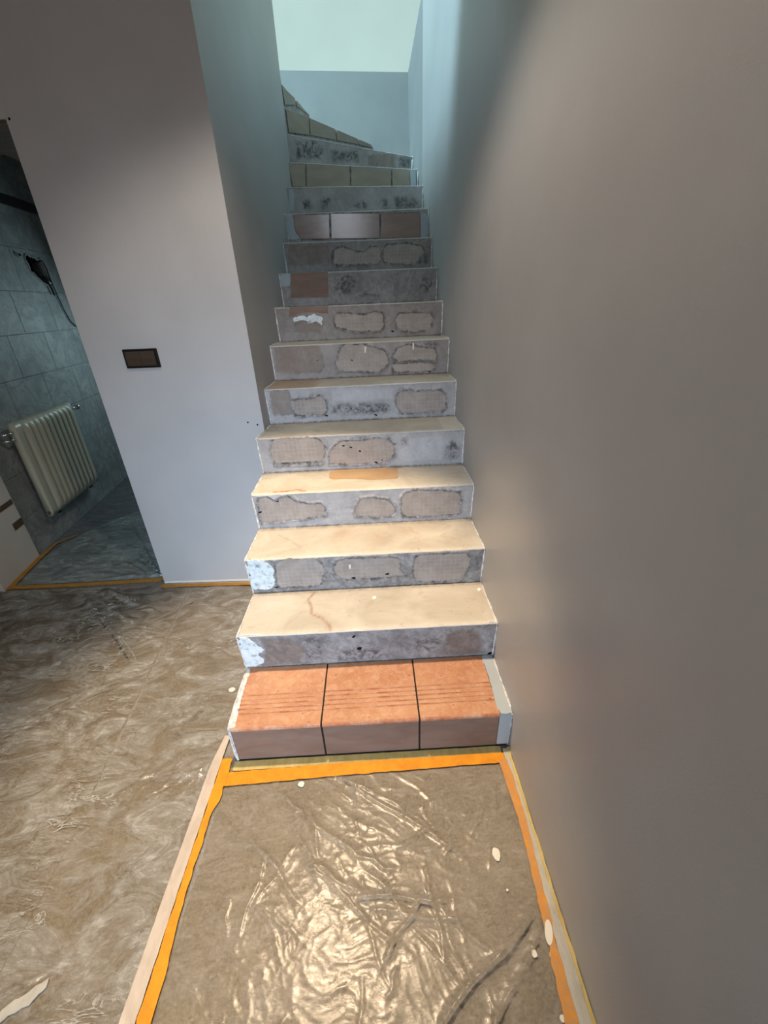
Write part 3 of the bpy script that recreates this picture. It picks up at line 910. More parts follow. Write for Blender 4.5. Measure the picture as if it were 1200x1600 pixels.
def densify(poly, step, jag):
    out = []
    cur = poly
    if jag:
        cur = []
        n = len(poly)
        for k in range(n):
            a, b = poly[k], poly[(k + 1) % n]
            cur += [(a[0] * .86 + b[0] * .14, a[1] * .86 + b[1] * .14), (a[0] * .14 + b[0] * .86, a[1] * .14 + b[1] * .86)]
    n = len(cur)
    sd = random.uniform(0, 50)
    for k in range(n):
        a, b = cur[k], cur[(k + 1) % n]
        L = math.hypot(b[0] - a[0], b[1] - a[1])
        m = max(1, int(L / step)) if jag else 1
        for t in range(m):
            f = t / m
            x, y = a[0] + (b[0] - a[0]) * f, a[1] + (b[1] - a[1]) * f
            if jag:
                x += jag * (2.2 * mnoise.noise((x * 45, y * 45, sd)) + 1.1 * mnoise.noise((x * 160, y * 160, sd)))
                y += jag * (2.2 * mnoise.noise((x * 45, y * 45, sd + 9)) + 1.1 * mnoise.noise((x * 160, y * 160, sd + 9)))
            out.append((x, y))
    return out


def slab(outline, place, thick, rim=0.0):
    """flat ragged piece; place(s, z, w) gives a point w in front of the riser"""
    bm = bmesh.new()
    col = bm.verts.layers.float_color.new('stain_shade')
    area = sum(a[0] * b[1] - b[0] * a[1] for a, b in zip(outline, outline[1:] + outline[:1]))
    if area < 0:
        outline = outline[::-1]
    n = len(outline)
    f = [bm.verts.new(place(a, b, thick)) for a, b in outline]
    k = [bm.verts.new(place(a, b, -0.002)) for a, b in outline]
    for v in f + k:
        v[col] = (random.uniform(0.25, 0.9) if rim else 0, 0, 0, 1)
    inner, g = outline, f
    if rim:
        inner = []
        for j in range(n):
            a, b = outline[j - 2], outline[(j + 2) % n]
            dx, dy = b[0] - a[0], b[1] - a[1]
            l = math.hypot(dx, dy) + 1e-9
            r = rim * random.uniform(0.5, 1.3)
            inner.append((outline[j][0] - dy / l * r, outline[j][1] + dx / l * r))
        g = [bm.verts.new(place(a, b, thick)) for a, b in inner]
        for v in g:
            v[col] = (0, 0, 0, 1)
        for j in range(n):
            bm.faces.new((f[j], f[(j + 1) % n], g[(j + 1) % n], g[j]))
    for t in tessellate_polygon([[Vector((a, b, 0)) for a, b in inner]]):
        try:
            bm.faces.new([g[j] for j in t])
        except ValueError:
            pass
    for j in range(n):
        bm.faces.new((f[j], k[j], k[(j + 1) % n], f[(j + 1) % n]))
    return bm


LABEL = {'bare': ('bare_patch', 'beige patch of bare grid-scored substrate'), 'white': ('plaster_smear', 'rough pale plaster smear'),
         'tile': ('riser_tile', 'exposed brown tile'), 'T': ('riser_tile', 'uncovered riser tile'), 'paint': ('paint_smear', 'grey blue wall paint lapped onto the riser'),
         'chip': ('chip', 'small black chip'), 'drip': ('paint_drip', 'short white drip')}

for i in range(1, 17):
    (lx, ly), (rx, ry) = LR[i]
    (bx0, by0), (bx1, by1) = LR[i + 1] if i < 17 else LR[i]
    if i == 16:
        (bx0, by0), (bx1, by1) = (-0.92, 3.80), (-0.92, YB)
    if i == 15:
        (bx0, by0), (bx1, by1) = LR[16]
    if i == 14:
        (bx0, by0), (bx1, by1) = (LR[15][0], (XR + 0.008, YB))
    L = math.hypot(rx - lx, ry - ly)
    ex, ey = (rx - lx) / L, (ry - ly) / L
    nx, ny = ey, -ex                                  # out of the riser, towards the room
    z0 = RISE * (i - 1)
    rake = 0.004 if i == 1 else 0.02                   # the risers lean back under their nosings
    ds = lx - X0[i] if i < 12 else -EXT

    def place(s, z, w=0.0, lx=lx, ly=ly, ex=ex, ey=ey, nx=nx, ny=ny, z0=z0, ds=ds, rake=rake):
        s = s - ds
        w = w - rake * (1 - z / RISE)
        return Vector((lx + ex * s + nx * w, ly + ey * s + ny * w, z0 + z))

    pats = PATCHES.get(i, [])
    inset = 0.012 if i == 1 else 0.0
    top = RISE - (0.012 if i == 1 else 0.0)
    # profile: riser rows, rounded nose, tread rows
    nr = 42 if i < 11 else 24
    ns = int(L / (0.0042 if i < 11 else 0.007))
    rn = 0.005
    prof = [('r', top * k / nr * 0.97) for k in range(nr + 1)] + [('n', a) for a in (25, 55, 80)] + [('t', k / 22) for k in range(23)]
    ss = np.linspace(0, L, ns + 1)
    nvr = len(prof)
    V = np.zeros((nvr, ns + 1, 3))
    stain_shade = np.zeros((nvr, ns + 1, 3))
    riser_pts = np.array([[(s + ds, pz) for s in ss] for k, (t, pz) in enumerate(prof) if t == 'r'])
    flat = riser_pts.reshape(-1, 2)
    off = np.zeros(len(flat))
    st = np.zeros((len(flat), 3))
    for kind, poly in pats:
        ins = inside(flat, poly)
        d = segdist(flat, poly)
        sd = np.where(ins, -d, d)
        if kind in ('dark', 'light', 'brown'):
            ch = {'dark': 0, 'light': 1, 'brown': 2}[kind]
            soft = 0.014 if kind != 'brown' else 0.008
            st[:, ch] = np.maximum(st[:, ch], np.clip(0.5 - sd / (2 * soft), 0, 1) * (0.95 if kind == 'dark' else 0.85))
            if kind == 'brown':
                st[:, 0] = np.maximum(st[:, 0], 0.55 * np.exp(-(sd / 0.007) ** 2))
        elif kind == 'bare':
            st[:, 0] = np.maximum(st[:, 0], 0.95 * np.exp(-(np.maximum(sd, 0) / np.array([0.009 + 0.026 * abs(mnoise.noise((q[0] * 14, q[1] * 14, i))) for q in flat])) ** 2))
            off += 0.0035 * np.exp(-((sd - 0.006) / 0.006) ** 2)
        elif kind == 'T':
            st[:, 0] = np.maximum(st[:, 0], np.where(sd < 0.006, 1.0, 0))
    if i > 1:                                          # uneven shadow line painted under the nosing
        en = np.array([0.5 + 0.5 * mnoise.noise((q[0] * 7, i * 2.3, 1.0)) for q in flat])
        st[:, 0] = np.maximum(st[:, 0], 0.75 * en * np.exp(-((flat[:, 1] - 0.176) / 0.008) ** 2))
    # darker along the foot of the riser
    if i > 1:
        st[:, 0] = np.maximum(st[:, 0], 0.85 * np.exp(-(flat[:, 1] / 0.009) ** 2))
    if 2 <= i <= 14:
        st[:, 0] = np.maximum(st[:, 0], {2: 0.5, 3: 0.55, 4: 0.2, 8: 0.3, 9: 0.4, 10: 0.35}.get(i, 0.14))
        st[:, 1] = np.maximum(st[:, 1], {4: 0.6, 5: 0.45, 6: 0.45, 12: 0.2, 14: 0.15}.get(i, 0.05))
        st[:, 2] = np.maximum(st[:, 2], {7: 0.35, 8: 0.4, 9: 0.2, 10: 0.3}.get(i, 0.0))
    st = st.reshape(nr + 1, ns + 1, 3)
    off = off.reshape(nr + 1, ns + 1)
    for k, (t, a) in enumerate(prof):
        for j, s in enumerate(ss):
            f = s / L
            hx, hy = lx + ex * s, ly + ey * s
            gx, gy = bx0 + (bx1 - bx0) * f, by0 + (by1 - by0) * f
            wob = 0.0024 * fbm((hx, i * 3.1, 0.2), 9, 3) + 0.0011 * fbm((hx, i * 1.7, 4.2), 42, 3)
            if t == 'r':
                w = 0.0010 * fbm((hx, hy, a + z0), 30, 2) + off[k, j] + wob * (a / RISE) - inset - rake * (1 - a / RISE)
                V[k, j] = (hx + nx * w, hy + ny * w, z0 + a)
                stain_shade[k, j] = st[k, j]
            elif t == 'n':
                an = math.radians(a)
                w = wob - inset - rn + rn * math.cos(an)
                V[k, j] = (hx + nx * w, hy + ny * w, z0 + top - rn + rn * math.sin(an) + wob * 0.4)
                stain_shade[k, j] = (0.1, 0.5 if i >= 5 else 0.35, 0)
            else:
                dz = 0.0012 * fbm((hx, gx + a * 2, hy), 11, 3)
                q = min(1.0, a * 8)
                x = (hx - nx * (rn + inset)) * (1 - a) + gx * a
                y = (hy - ny * (rn + inset)) * (1 - a) + (gy + 0.026) * a
                y = min(y, YB)
                V[k, j] = (x, y, z0 + top + wob * 0.4 * (1 - q) + dz * q * (1 - a))
                stain_shade[k, j] = (0.9 * math.exp(-((0.945 - a) / 0.045) ** 2) if i < 15 else 0, 0.55 * math.exp(-(a / 0.06) ** 2), 0)
    # marks on single treads
    nvn = nr + 1 + 3
    T = V[nvn:, :, :2].reshape(-1, 2)
    ts = stain_shade[nvn:].reshape(-1, 3)
    if i == 2:                                         # old crack wandering across the second tread
        crack = [(-0.285, 1.43), (-0.31, 1.38), (-0.29, 1.33), (-0.285, 1.29), (-0.24, 1.26), (-0.21, 1.22), (-0.20, 1.19)]
        dd = np.full(len(T), 9.0)
        for a, b in zip(crack, crack[1:]):
            dd = np.minimum(dd, segdist(T, [a, b]))
        ts[:, 2] = np.maximum(ts[:, 2], 0.9 * np.exp(-(dd / 0.006) ** 2))
        ts[:, 0] = np.maximum(ts[:, 0], 0.4 * np.exp(-(dd / 0.003) ** 2))
    if i == 3:
        dd = segdist(T, [(-0.45, 1.62), (-0.33, 1.50)])
        ts[:, 0] = np.maximum(ts[:, 0], 0.7 * np.exp(-(dd / 0.003) ** 2))
        for cx, cy, rr in ((-0.16, 1.60, 0.06), (0.0, 1.55, 0.05), (0.12, 1.6, 0.05)):
            d2 = np.hypot(T[:, 0] - cx, T[:, 1] - cy)
            ts[:, 2] = np.maximum(ts[:, 2], 0.42 * np.exp(-(d2 / rr) ** 2))
    if i == 6:
        ts[:, 2] = np.maximum(ts[:, 2], 0.8 * (1 / (1 + np.exp((T[:, 0] + 0.29) / 0.012))))
    if i == 5:
        ts[:, 0] = np.maximum(ts[:, 0], 0.6 * (1 / (1 + np.exp((T[:, 0] + 0.46) / 0.015))) * (T[:, 1] > 2.02))
        ts[:, 1] = np.maximum(ts[:, 1], 0.5 * (T[:, 0] > 0.33))
    stain_shade[nvn:] = ts.reshape(stain_shade[nvn:].shape)

    verts = V.reshape(-1, 3).tolist()
    faces = []
    fm = []
    for k in range(nvr - 1):
        for j in range(ns):
            a = k * (ns + 1) + j
            faces.append((a, a + 1, a + ns + 2, a + ns + 1))
            fm.append(0 if k < nr + 1 else 1)
    base = len(verts)
    # closing underside, back and ends
    bl = (V[-1, 0, 0], V[-1, 0, 1], z0)
    br = (V[-1, -1, 0], V[-1, -1, 1], z0)
    verts += [bl, br]
    row0 = list(range(0, ns + 1))
    rowN = [(nvr - 1) * (ns + 1) + j for j in range(ns + 1)]
    faces.append(tuple(row0[::-1]) + (base, base + 1)); fm.append(0)
    faces.append(tuple(rowN) + (base + 1, base)); fm.append(0)
    faces.append(tuple(k * (ns + 1) for k in range(nvr)) + (base,)); fm.append(0)
    faces.append(tuple(k * (ns + 1) + ns for k in range(nvr - 1, -1, -1)) + (base + 1,)); fm.append(0)
    me = bpy.data.meshes.new('step')
    me.from_pydata(verts, [], faces)
    me.validate()
    ca = me.color_attributes.new('stain_shade', 'FLOAT_COLOR', 'POINT')
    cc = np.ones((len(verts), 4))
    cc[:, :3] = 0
    cc[:base, :3] = stain_shade.reshape(-1, 3)
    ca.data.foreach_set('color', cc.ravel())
    if len(fm) == len(me.polygons):
        me.polygons.foreach_set('material_index', fm)
    me.polygons.foreach_set('use_smooth', [k < len(fm) - 4 for k in range(len(me.polygons))])
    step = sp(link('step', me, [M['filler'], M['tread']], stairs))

    # pieces on the riser
    for kind, poly in pats:
        if kind in ('dark', 'light', 'brown'):
            continue
        nm, lab = LABEL[kind]
        jag = {'bare': 0.0034, 'white': 0.004, 'tile': 0.0, 'T': 0.0, 'paint': 0.0012, 'chip': 0.0006, 'drip': 0.0005}[kind]
        th = {'bare': 0.0022, 'white': 0.0042, 'tile': 0.0028, 'T': 0.0065, 'paint': 0.0034, 'chip': 0.0038, 'drip': 0.0042}[kind]
        mm = {'bare': M['bare'], 'white': M['plaster'], 'tile': M['dustytile'], 'T': M['beigetile'], 'paint': M['overpaint'], 'chip': M['black'], 'drip': M['drop']}[kind]
        if kind == 'T' and i == 11:
            mm = M['glosstile']
        if kind == 'paint' and i == 11:
            th = 0.0072
        if kind == 'paint' and i == 13:
            th = 0.0072
        lim = L + ds - 0.001
        poly = [(min(max(a, ds + 0.002), lim), min(max(b, 0.002), 0.1795)) for a, b in poly]
        o = from_bm(nm, slab(densify(poly, 0.004, jag), place, th, 0.006 if kind == 'bare' else 0.0), mm, step)
        o['label'] = lab
        if kind == 'white':                            # trowel lumps
            for v in o.data.vertices:
                pass

    # ragged bead of white filler where the step meets the walls
    def bead(side, r):
        bm = bmesh.new()
        s = (0.003 if side < 0 else L - 0.003)
        pts = []
        rads = []
        for k in range(13):
            a = top * k / 12
            wk = 0.002 - rake * (1 - a / RISE)
            pts.append((lx + ex * s + nx * wk, ly + ey * s + ny * wk, z0 + a))
            rads.append(r * random.uniform(0.35, 1.25))
        f = s / L
        for k in range(1, 11):
            a = k / 10
            x = (lx + ex * s) * (1 - a) + (bx0 + (bx1 - bx0) * f) * a
            y = (ly + ey * s) * (1 - a) + (by0 + (by1 - by0) * f) * a
            pts.append((x, y, z0 + RISE + 0.0005))
            rads.append(r * random.uniform(0.3, 1.1))
        tube(bm, pts, rads, 6)
        from_bm('filler_bead', bm, M['caulk'], step, True)

    if i <= 14:
        bead(1, 0.0042 if i < 12 else 0.005)
        if i < 12:
            bead(-1, 0.0050)

    # the lowest step keeps its terracotta tiles
    if i == 1:
        edges = [(-0.540, -0.234), (-0.228, 0.102), (0.108, 0.380)]
        yb = by0 + 0.0175
        yn = ly - 0.006
        for a, c in edges:
            prof1 = [(yb, 0.169), (yn + 0.012, 0.169), (yn + 0.004, 0.163), (yn, 0.166), (yn - 0.001, 0.172), (yn + 0.001, 0.177), (yn + 0.006, 0.180)]
            for gy in (0.992, 1.011, 1.030, 1.049, 1.068):
                prof1 += [(gy - 0.0042, 0.180), (gy - 0.0024, 0.1765), (gy + 0.0024, 0.1765), (gy + 0.0042, 0.180)]
            prof1 += [(yb, 0.180)]
            bm = bmesh.new()
            A = [bm.verts.new((a, y, z)) for y, z in prof1]
            B = [bm.verts.new((c, y, z)) for y, z in prof1]
            bm.faces.new(A)
            bm.faces.new(B[::-1])
            for k in range(len(A)):
                bm.faces.new((A[k], B[k], B[(k + 1) % len(A)], A[(k + 1) % len(A)]))
            o = from_bm('tread_tile', bm, [M['terracotta'], M['redclay'], M['groove']], step)
            for pl in o.data.polygons:
                if abs(pl.normal.x) < 0.5 and pl.center.y < yn + 0.0045:
                    pl.material_index = 1
                elif abs(pl.normal.x) < 0.5 and 0.17 < pl.center.z < 0.1788 and 0.98 < pl.center.y < 1.08:
                    pl.material_index = 2
            o['label'] = 'terracotta tread tile with anti-slip grooves'
            bm = bmesh.new()
            box(bm, a, c, ly - 0.002, ly + 0.011, 0.012, 0.1685, 0.0015)
            o = from_bm('riser_tile', bm, M['dustytile'], step)
            o['label'] = 'dusty brown terracotta riser tile'
        # filler making good the ends of the lowest step
        bm = bmesh.new()
        prism(bm, densify([(0.376, ly - 0.004), (XR - 0.0008, ly - 0.004), (XR - 0.0008, yb), (0.378, yb), (0.383, 1.1)], 0.006, 0.0015), 0.168, 0.1812)
        box(bm, 0.3815, XR - 0.0008, ly - 0.0035, ly + 0.0118, 0.016, 0.168, 0.002)
        o = from_bm('filler_strip', bm, M['overpaint'], step)
        o['label'] = 'grey filler strip beside the wall'
        bm = bmesh.new()
        box(bm, -0.551, -0.5425, ly - 0.001, ly + 0.0118, 0.002, 0.1795, 0.002)
        prism(bm, densify([(-0.5515, ly - 0.002), (-0.524, ly - 0.002), (-0.530, 1.02), (-0.535, 1.1), (-0.533, yb), (-0.5515, yb)], 0.006, 0.0016), 0.168, 0.1812)
        from_bm('filler_strip', bm, M['caulk'], step)
        bm = bmesh.new()                               # gap under the riser tiles, its shadow put in as a dark strip
        box(bm, -0.55, XR - 0.0006, ly + 0.001, ly + 0.0115, 0.0005, 0.0118)
        for a, c in ((-0.2338, -0.2282), (0.1022, 0.1078)):   # dark joints between the tiles
            box(bm, a, c, ly + 0.0035, ly + 0.0118, 0.012, 0.1684)
            box(bm, a, c, ly + 0.0035, yb, 0.1684, 0.1765)
        from_bm('joint_shadow_strip', bm, M['joint'], step)
    if i == 4:                                         # strip of bare tile at the back of the fourth tread
        bm = bmesh.new()
        prism(bm, densify([(-0.225, 1.80), (-0.10, 1.79), (0.0, 1.765), (0.10, 1.77), (0.102, 1.9175), (-0.226, 1.9175)], 0.01, 0.0015), z0 + RISE - 0.003, z0 + RISE + 0.0022)
        o = from_bm('bare_tile', bm, M['ochretile'], step)
        o['label'] = 'ochre strip of bare tile at the back of the tread'
        bm = bmesh.new()
        for k in range(7):
            x, y = random.uniform(-0.45, -0.33), random.uniform(1.672, 1.70)
            prism(bm, densify([(x - 0.018, y - 0.003), (x + 0.018, y - 0.002), (x + 0.02, y + 0.003), (x - 0.015, y + 0.004)], 0.006, 0.001), z0 + RISE - 0.002, z0 + RISE + 0.0014 + 0.0002 * k)
        o = from_bm('red_smear', bm, M['terracotta'], step)
        o['label'] = 'reddish scraped smear near the nosing'
    if i == 2:
        for x, y, r in ((-0.034, 1.37, 0.010), (0.405, 1.385, 0.009)):
            bm = bmesh.new()
            bmesh.ops.create_uvsphere(bm, u_segments=12, v_segments=8, radius=1, matrix=Matrix.Translation((x, y, z0 + RISE + 0.001)) @ Matrix.Diagonal((r, r * 1.1, 0.004 if x < 0 else 0.008, 1)))
            o = from_bm('plaster_drop', bm, M['drop'], step, True)
            o['label'] = 'dried white drop'

# ------------------------------------------------------------------ plastic sheets on the floor


def sheet(name, poly, z, m, label, cell, amp, seed, creases, folds=(), direction=0.5):
    """crumpled film: a grid trimmed to the outline, with ridged wrinkles and single creases"""
    P = np.array(poly)
    x0, y0 = P.min(0)
    x1, y1 = P.max(0)
    nxx, nyy = int((x1 - x0) / cell) + 1, int((y1 - y0) / cell) + 1
    X, Y = np.meshgrid(np.linspace(x0, x1, nxx + 1), np.linspace(y0, y1, nyy + 1))
    F = np.stack([X.ravel(), Y.ravel()], 1)
    ca, sa = math.cos(direction), math.sin(direction)
    H = np.zeros(len(F))
    for k, (x, y) in enumerate(F):
        wx = 0.10 * mnoise.noise((x * 3 + seed, y * 3, 0)) + 0.03 * mnoise.noise((x * 11, y * 11, seed))
        wy = 0.10 * mnoise.noise((x * 3, y * 3 + seed, 5)) + 0.03 * mnoise.noise((x * 11, y * 11, seed + 7))
        u = ca * (x + wx) + sa * (y + wy)
        v = -sa * (x + wx) + ca * (y + wy)
        a = 1 - abs(mnoise.noise((u * 7, v * 19, seed)))
        b = 1 - abs(mnoise.noise((u * 26, v * 15, seed + 3)))
        c = mnoise.noise((x * 60, y * 60, seed))
        mask = 0.35 + 0.65 * max(0.0, min(1.0, 0.5 + 1.3 * mnoise.noise((x * 4, y * 4, seed + 11))))
        e2 = 1 - abs(mnoise.noise((u * 18, v * 55, seed + 6)))
        e3 = 1 - abs(mnoise.noise((u * 60, v * 95, seed + 16)))
        H[k] = amp * mask * (0.42 * a ** 7 + 0.20 * b ** 7 + 0.24 * e2 ** 6 + 0.08 * e3 ** 5 + 0.02 * c)
    for (ax, ay, bx, by, wd, ht) in creases:
        a, b = np.array((ax, ay)), np.array((bx, by))
        e = b - a
        t = np.clip(((F - a) @ e) / (e @ e), 0, 1)
        q = F - a - t[:, None] * e
        nn = np.array((-e[1], e[0])) / math.hypot(*e)
        d = q @ nn + 0.004 * np.sin(t * 9 + ax * 40)
        dd = np.hypot(*q.T)
        H += ht * np.exp(-(np.abs(d) / wd) ** 1.3) * np.clip(np.minimum(t, 1 - t) * 8 + 0.25, 0, 1) * np.exp(-(np.maximum(dd - np.abs(q @ nn), 0) / 0.02) ** 2)
    edge = segdist(F, poly)
    H *= np.clip(edge / 0.02, 0.15, 1)
    keep = inside(F, poly)
    idx = keep.reshape(X.shape)
    ids = -np.ones(X.shape, int)
    # a quad stays when its centre lies inside; outline vertices are pulled onto the outline
    cxy = np.stack([(X[:-1, :-1] + X[1:, 1:]).ravel() / 2, (Y[:-1, :-1] + Y[1:, 1:]).ravel() / 2], 1)
    qk = inside(cxy, poly).reshape(X.shape[0] - 1, X.shape[1] - 1)
    verts, faces = [], []
    Hm = H.reshape(X.shape)
    for r, c in zip(*np.nonzero(qk)):
        f = []
        for rr, c2 in ((r, c), (r, c + 1), (r + 1, c + 1), (r + 1, c)):
            if ids[rr, c2] < 0:
                ids[rr, c2] = len(verts)
                verts.append((X[rr, c2], Y[rr, c2], z + Hm[rr, c2]))
            f.append(ids[rr, c2])
        faces.append(tuple(int(k) for k in f))
    me = bpy.data.meshes.new(name)
    me.from_pydata([tuple(map(float, v)) for v in verts], [], faces)
    me.polygons.foreach_set('use_smooth', [True] * len(faces))
    o = link(name, me, m)
    return tag(o, label, 'plastic sheet', 'clear plastic films covering the floor')


def fan(cx, cy, a0, a1, n, l0, l1, wd, ht):
    out = []
    for k in range(n):
        a = math.radians(a0 + (a1 - a0) * (k + random.uniform(0.2, 0.8)) / n)
        s = random.uniform(0, 0.12)
        l = random.uniform(l0, l1)
        out.append((cx + s * math.cos(a), cy + s * math.sin(a), cx + l * math.cos(a + random.uniform(-.08, .08)), cy + l * math.sin(a), wd * random.uniform(.7, 1.4), ht * random.uniform(.6, 1.3)))
    return out


def lines(n, xr, yr, ang, spread, l0, l1, wd, ht):
    out = []
    for _ in range(n):
        x, y = random.uniform(*xr), random.uniform(*yr)
        a = math.radians(random.gauss(ang, spread))
        l = random.uniform(l0, l1) / 2
        out.append((x - l * math.cos(a), y - l * math.sin(a), x + l * math.cos(a), y + l * math.sin(a), wd * random.uniform(.6, 1.5), ht * random.uniform(.5, 1.3)))
    return out


cr = lines(26, (-0.50, 0.15), (0.45, 0.85), -36, 12, 0.10, 0.42, 0.0045, 0.0034)
cr += lines(20, (-0.50, 0.30), (0.25, 0.8), 80, 24, 0.05, 0.2, 0.004, 0.003)
cr += fan(0.37, 0.86, 190, 250, 6, 0.15, 0.45, 0.005, 0.004)
cr += [(-0.405, 0.834, -0.105, 0.625, 0.008, 0.006), (-0.18, 0.862, 0.21, 0.61, 0.006, 0.006), (-0.24, 0.62, -0.1, 0.537, 0.007, 0.006), (-0.12, 0.54, 0.15, 0.515, 0.007, 0.007), (0.06, 0.52, -0.045, 0.41, 0.006, 0.006)]
cr += [(0.36, 0.48, 0.07, 0.30, 0.010, 0.010), (0.37, 0.46, 0.13, 0.22, 0.010, 0.006), ]
hall = sheet('plastic_sheet', [(-0.578, 0.10), (0.372, 0.10), (0.386, 0.60), (0.398, 0.886), (-0.575, 0.886)], 0.0016, M['film'],
             'crumpled clear plastic film inside the orange tape frame at the stair foot', 0.0036, 0.0042, 3.3, cr, direction=-0.5)

def poly_crease(pts, wd, ht):
    return [(a[0], a[1], b_[0], b_[1], wd, ht) for a, b_ in zip(pts, pts[1:])]


cr = fan(-1.33, 2.02, 195, 262, 5, 0.25, 0.7, 0.006, 0.003)
cr += [(-1.75, 2.0, -1.14, 1.415, 0.011, 0.014), (-1.64, 1.94, -1.21, 1.645, 0.010, 0.010), (-1.64, 2.03, -1.20, 1.77, 0.011, 0.011), (-1.97, 1.69, -1.73, 1.38, 0.007, 0.005), (-1.5, 1.62, -1.1, 1.60, 0.007, 0.004)]
cr += lines(18, (-2.0, -1.0), (0.3, 1.3), 35, 20, 0.15, 0.5, 0.008, 0.004)
left = sheet('plastic_sheet', [(-2.3, 0.10), (-0.985, 0.10), (-1.0, 0.72), (-1.03, 0.967), (-1.13, 2.035), (-2.3, 2.055)], 0.0045, M['film_b'],
             'large clear plastic film on the floor before the bathroom doorway', 0.005, 0.0040, 8.1, cr, direction=0.4)
cr = lines(26, (-1.05, -0.62), (0.3, 1.9), 38, 24, 0.08, 0.35, 0.007, 0.004)
mid = sheet('plastic_sheet', [(-0.98, 0.10), (-0.648, 0.10), (-0.648, 0.95), (-0.575, 1.02), (-0.565, 2.01), (-1.12, 2.02), (-1.02, 0.967)], 0.0016, M['film_b'],
            'clear plastic film lying between the left side of the stairs and the larger film', 0.005, 0.004, 5.7, cr, direction=0.3)
cr = fan(-1.34, 2.10, 95, 178, 12, 0.2, 0.7, 0.006, 0.006)
cr += [(-1.98, 2.96, -1.63, 2.49, 0.008, 0.010), (-1.66, 2.52, -1.35, 2.11, 0.008, 0.014), (-1.95, 2.95, -1.70, 2.68, 0.007, 0.008), (-1.60, 2.17, -1.36, 2.12, 0.006, 0.008), (-1.72, 2.135, -1.5, 2.15, 0.006, 0.007)]
bath = sheet('plastic_sheet', [(-2.22, 2.115), (-1.325, 2.115), (-1.31, 2.40), (-1.40, 3.10), (-1.95, 3.08), (-2.05, 2.98), (-2.12, 2.88), (-2.19, 2.75), (-2.27, 2.43)], 0.0016, M['film_c'],
             'glossy clear plastic film on the dark bathroom floor behind the doorway tape', 0.008, 0.003, 1.9, cr, direction=0.9)

for par, spots in ((hall, [(0.293, 0.613, 0.012, 0.016), (0.329, 0.405, 0.007, 0.008), (0.371, 0.400, 0.006, 0.007), (0.355, 0.30, 0.006, 0.006), (-0.307, 0.843, 0.011, 0.009), (0.30, 0.53, 0.003, 0.003)]),
                   (mid, [(-0.66, 1.25, 0.014, 0.012)])):
    for (x, y, a, b) in spots:
        bm = bmesh.new()
        pts = [(x + a * math.cos(t) * random.uniform(.85, 1.1), y + b * math.sin(t) * random.uniform(.85, 1.1)) for t in np.linspace(0, 2 * math.pi, 16, endpoint=False)]
        prism(bm, pts, 0.0035, 0.0068)
        o = from_bm('paint_drop', bm, M['drop'], par)
        o['label'] = 'dried white paint drop'
bm = bmesh.new()
pts = densify([(-0.955, 0.345), (-0.93, 0.345), (-0.89, 0.375), (-0.855, 0.405), (-0.862, 0.418), (-0.90, 0.395), (-0.935, 0.372)], 0.008, 0.004)
prism(bm, pts, 0.003, 0.0068)
o = from_bm('torn_film', bm, M['greyband'], mid)
o['label'] = 'pale torn scrap'

# ------------------------------------------------------------------ tapes and strips


def strip(name, center, widths, z, th, m, label, cat, rag=0.0012, group=None, step=0.02):
    """flat ragged strip along a polyline; widths at its points"""
    pts = [Vector(p) for p in center]
    cum = [0]
    for a, b in zip(pts, pts[1:]):
        cum.append(cum[-1] + (b - a).length)
    n = max(2, int(cum[-1] / step))
    bm = bmesh.new()
    rows_ = []
    for k in range(n + 1):
        s = cum[-1] * k / n
        j = 0
        while j < len(pts) - 2 and s > cum[j + 1]:
            j += 1
        f = (s - cum[j]) / (cum[j + 1] - cum[j])
        p = pts[j].lerp(pts[j + 1], f)
        d = (pts[j + 1] - pts[j]).normalized()
        w = widths[j] + (widths[j + 1] - widths[j]) * f
        nn = Vector((-d.y, d.x))
        l = p + nn * (w / 2 + random.gauss(0, rag * 0.7))
        r = p - nn * (w / 2 + random.gauss(0, rag * 0.7))
        zz = z + 0.0006 * mnoise.noise((p.x * 30, p.y * 30, 1))
        rows_.append([bm.verts.new((q.x, q.y, h)) for q, h in ((l, zz - 0.0005), (l, zz + th), (r, zz + th), (r, zz - 0.0005))])
    for a, b in zip(rows_, rows_[1:]):
        for j in range(4):
            bm.faces.new((a[j], a[(j + 1) % 4], b[(j + 1) % 4], b[j]))
    bm.faces.new(rows_[0])
    bm.faces.new(rows_[-1][::-1])
    return tag(from_bm(name, bm, m), label, cat, group)


G = 'orange masking tapes on the floor'
strip('masking_tape', [(-0.600, 0.872), (-0.1, 0.8865), (0.400, 0.893)], [0.046, 0.042, 0.034], 0.0075, 0.0008, M['tape'],
      'bright orange masking tape running along the foot of the lowest step', 'tape', 0.0010, G)
strip('masking_tape', [(0.392, 0.884), (0.397, 0.66), (0.380, 0.42), (0.374, 0.33), (0.366, 0.12)], [0.030, 0.022, 0.020, 0.030, 0.034], 0.0085, 0.0008, M['dustytape'],
      'dust-covered ragged orange tape running along the right-hand wall', 'tape', 0.0022, G)
strip('masking_tape', [(-0.585, 0.945), (-0.588, 0.80), (-0.594, 0.78), (-0.598, 0.55), (-0.592, 0.40), (-0.590, 0.10)], [0.036, 0.038, 0.022, 0.022, 0.034, 0.04], 0.0085, 0.0008, M['tape'],
      'orange masking tape beside the pale strip, left of the stair foot', 'tape', 0.0018, G)
strip('masking_tape', [(-2.265, 2.086), (-1.8, 2.078), (-1.325, 2.090)], [0.034, 0.030, 0.036], 0.0078, 0.0008, M['dulltape'],
      'dull orange tape across the threshold of the bathroom doorway', 'tape', 0.0014, G)
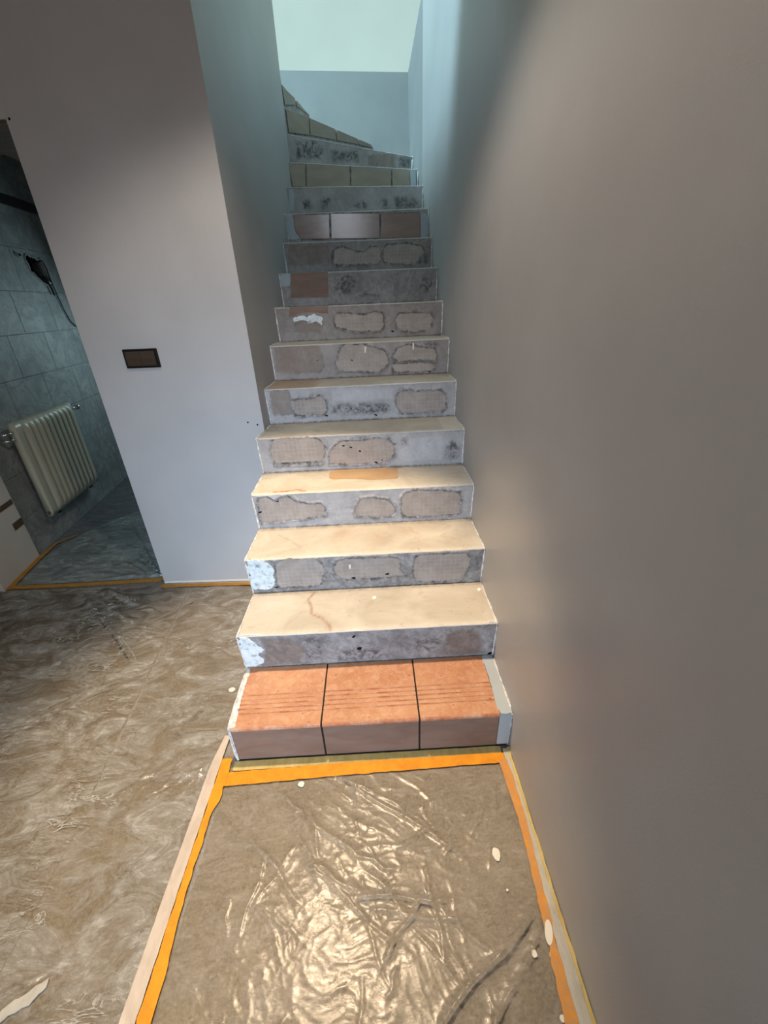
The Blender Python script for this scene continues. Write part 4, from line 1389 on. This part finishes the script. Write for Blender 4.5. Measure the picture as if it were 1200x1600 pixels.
strip('masking_tape', [(-1.345, 2.075), (-1.303, 2.16)], [0.034, 0.03], 0.0088, 0.0008, M['dulltape'],
      'short orange tape end turned up beside the right door jamb', 'tape', 0.0014, G)
strip('masking_tape', [(-2.228, 2.085), (-2.285, 2.42), (-2.30, 2.60), (-2.22, 2.72)], [0.036, 0.034, 0.02, 0.01], 0.009, 0.0008, M['dulltape'],
      'orange tape along the foot of the left door reveal', 'tape', 0.0014, G)
strip('masking_tape', [(-1.30, 2.022), (-0.565, 1.996)], [0.026, 0.026], 0.0078, 0.0008, M['dulltape'],
      'orange tape along the foot of the pale front wall', 'tape', 0.001, G)
strip('masking_strip', [(-1.294, 2.042), (-0.56, 2.014)], [0.020, 0.020], 0.0012, 0.002, M['greyband'],
      'pale strip between the orange tape and the foot of the front wall', 'strip', 0.0008)
strip('masking_strip', [(-0.5565, 0.918), (0.395, 0.922)], [0.034, 0.030], 0.0052, 0.001, M['yellow'],
      'yellowed paper strip between the lowest step and the orange tape', 'strip', 0.0010)
strip('masking_strip', [(0.413, 0.926), (0.414, 0.70), (0.4085, 0.45), (0.402, 0.12)], [0.024, 0.024, 0.033, 0.046], 0.0052, 0.0012, M['greyband'],
      'whitish grey paper strip between dusty tape and the right-hand wall', 'strip', 0.0006)
strip('masking_strip', [(0.4215, 0.93), (0.4215, 0.12)], [0.009, 0.009], 0.0068, 0.001, M['yellow'],
      'narrow yellowed paper edge against the right-hand wall', 'strip', 0.0012)
strip('masking_strip', [(-0.612, 1.035), (-0.622, 0.93), (-0.628, 0.6), (-0.632, 0.10)], [0.020, 0.034, 0.036, 0.040], 0.0072, 0.003, M['paper'],
      'long pale pinkish strip lying left of the orange tape at the stair foot', 'strip', 0.0008)
sd = bmesh.new()
pts = [(0.378 + 0.010 * math.cos(t) + 0.006 * math.sin(t), 0.440 + 0.024 * math.sin(t)) for t in np.linspace(0, 2 * math.pi, 18, endpoint=False)]
prism(sd, pts, 0.0082, 0.0108)
tag(from_bm('paint_spot', sd, M['drop']), 'oval white paint blob on the dusty tape by the right wall', 'paint spot')
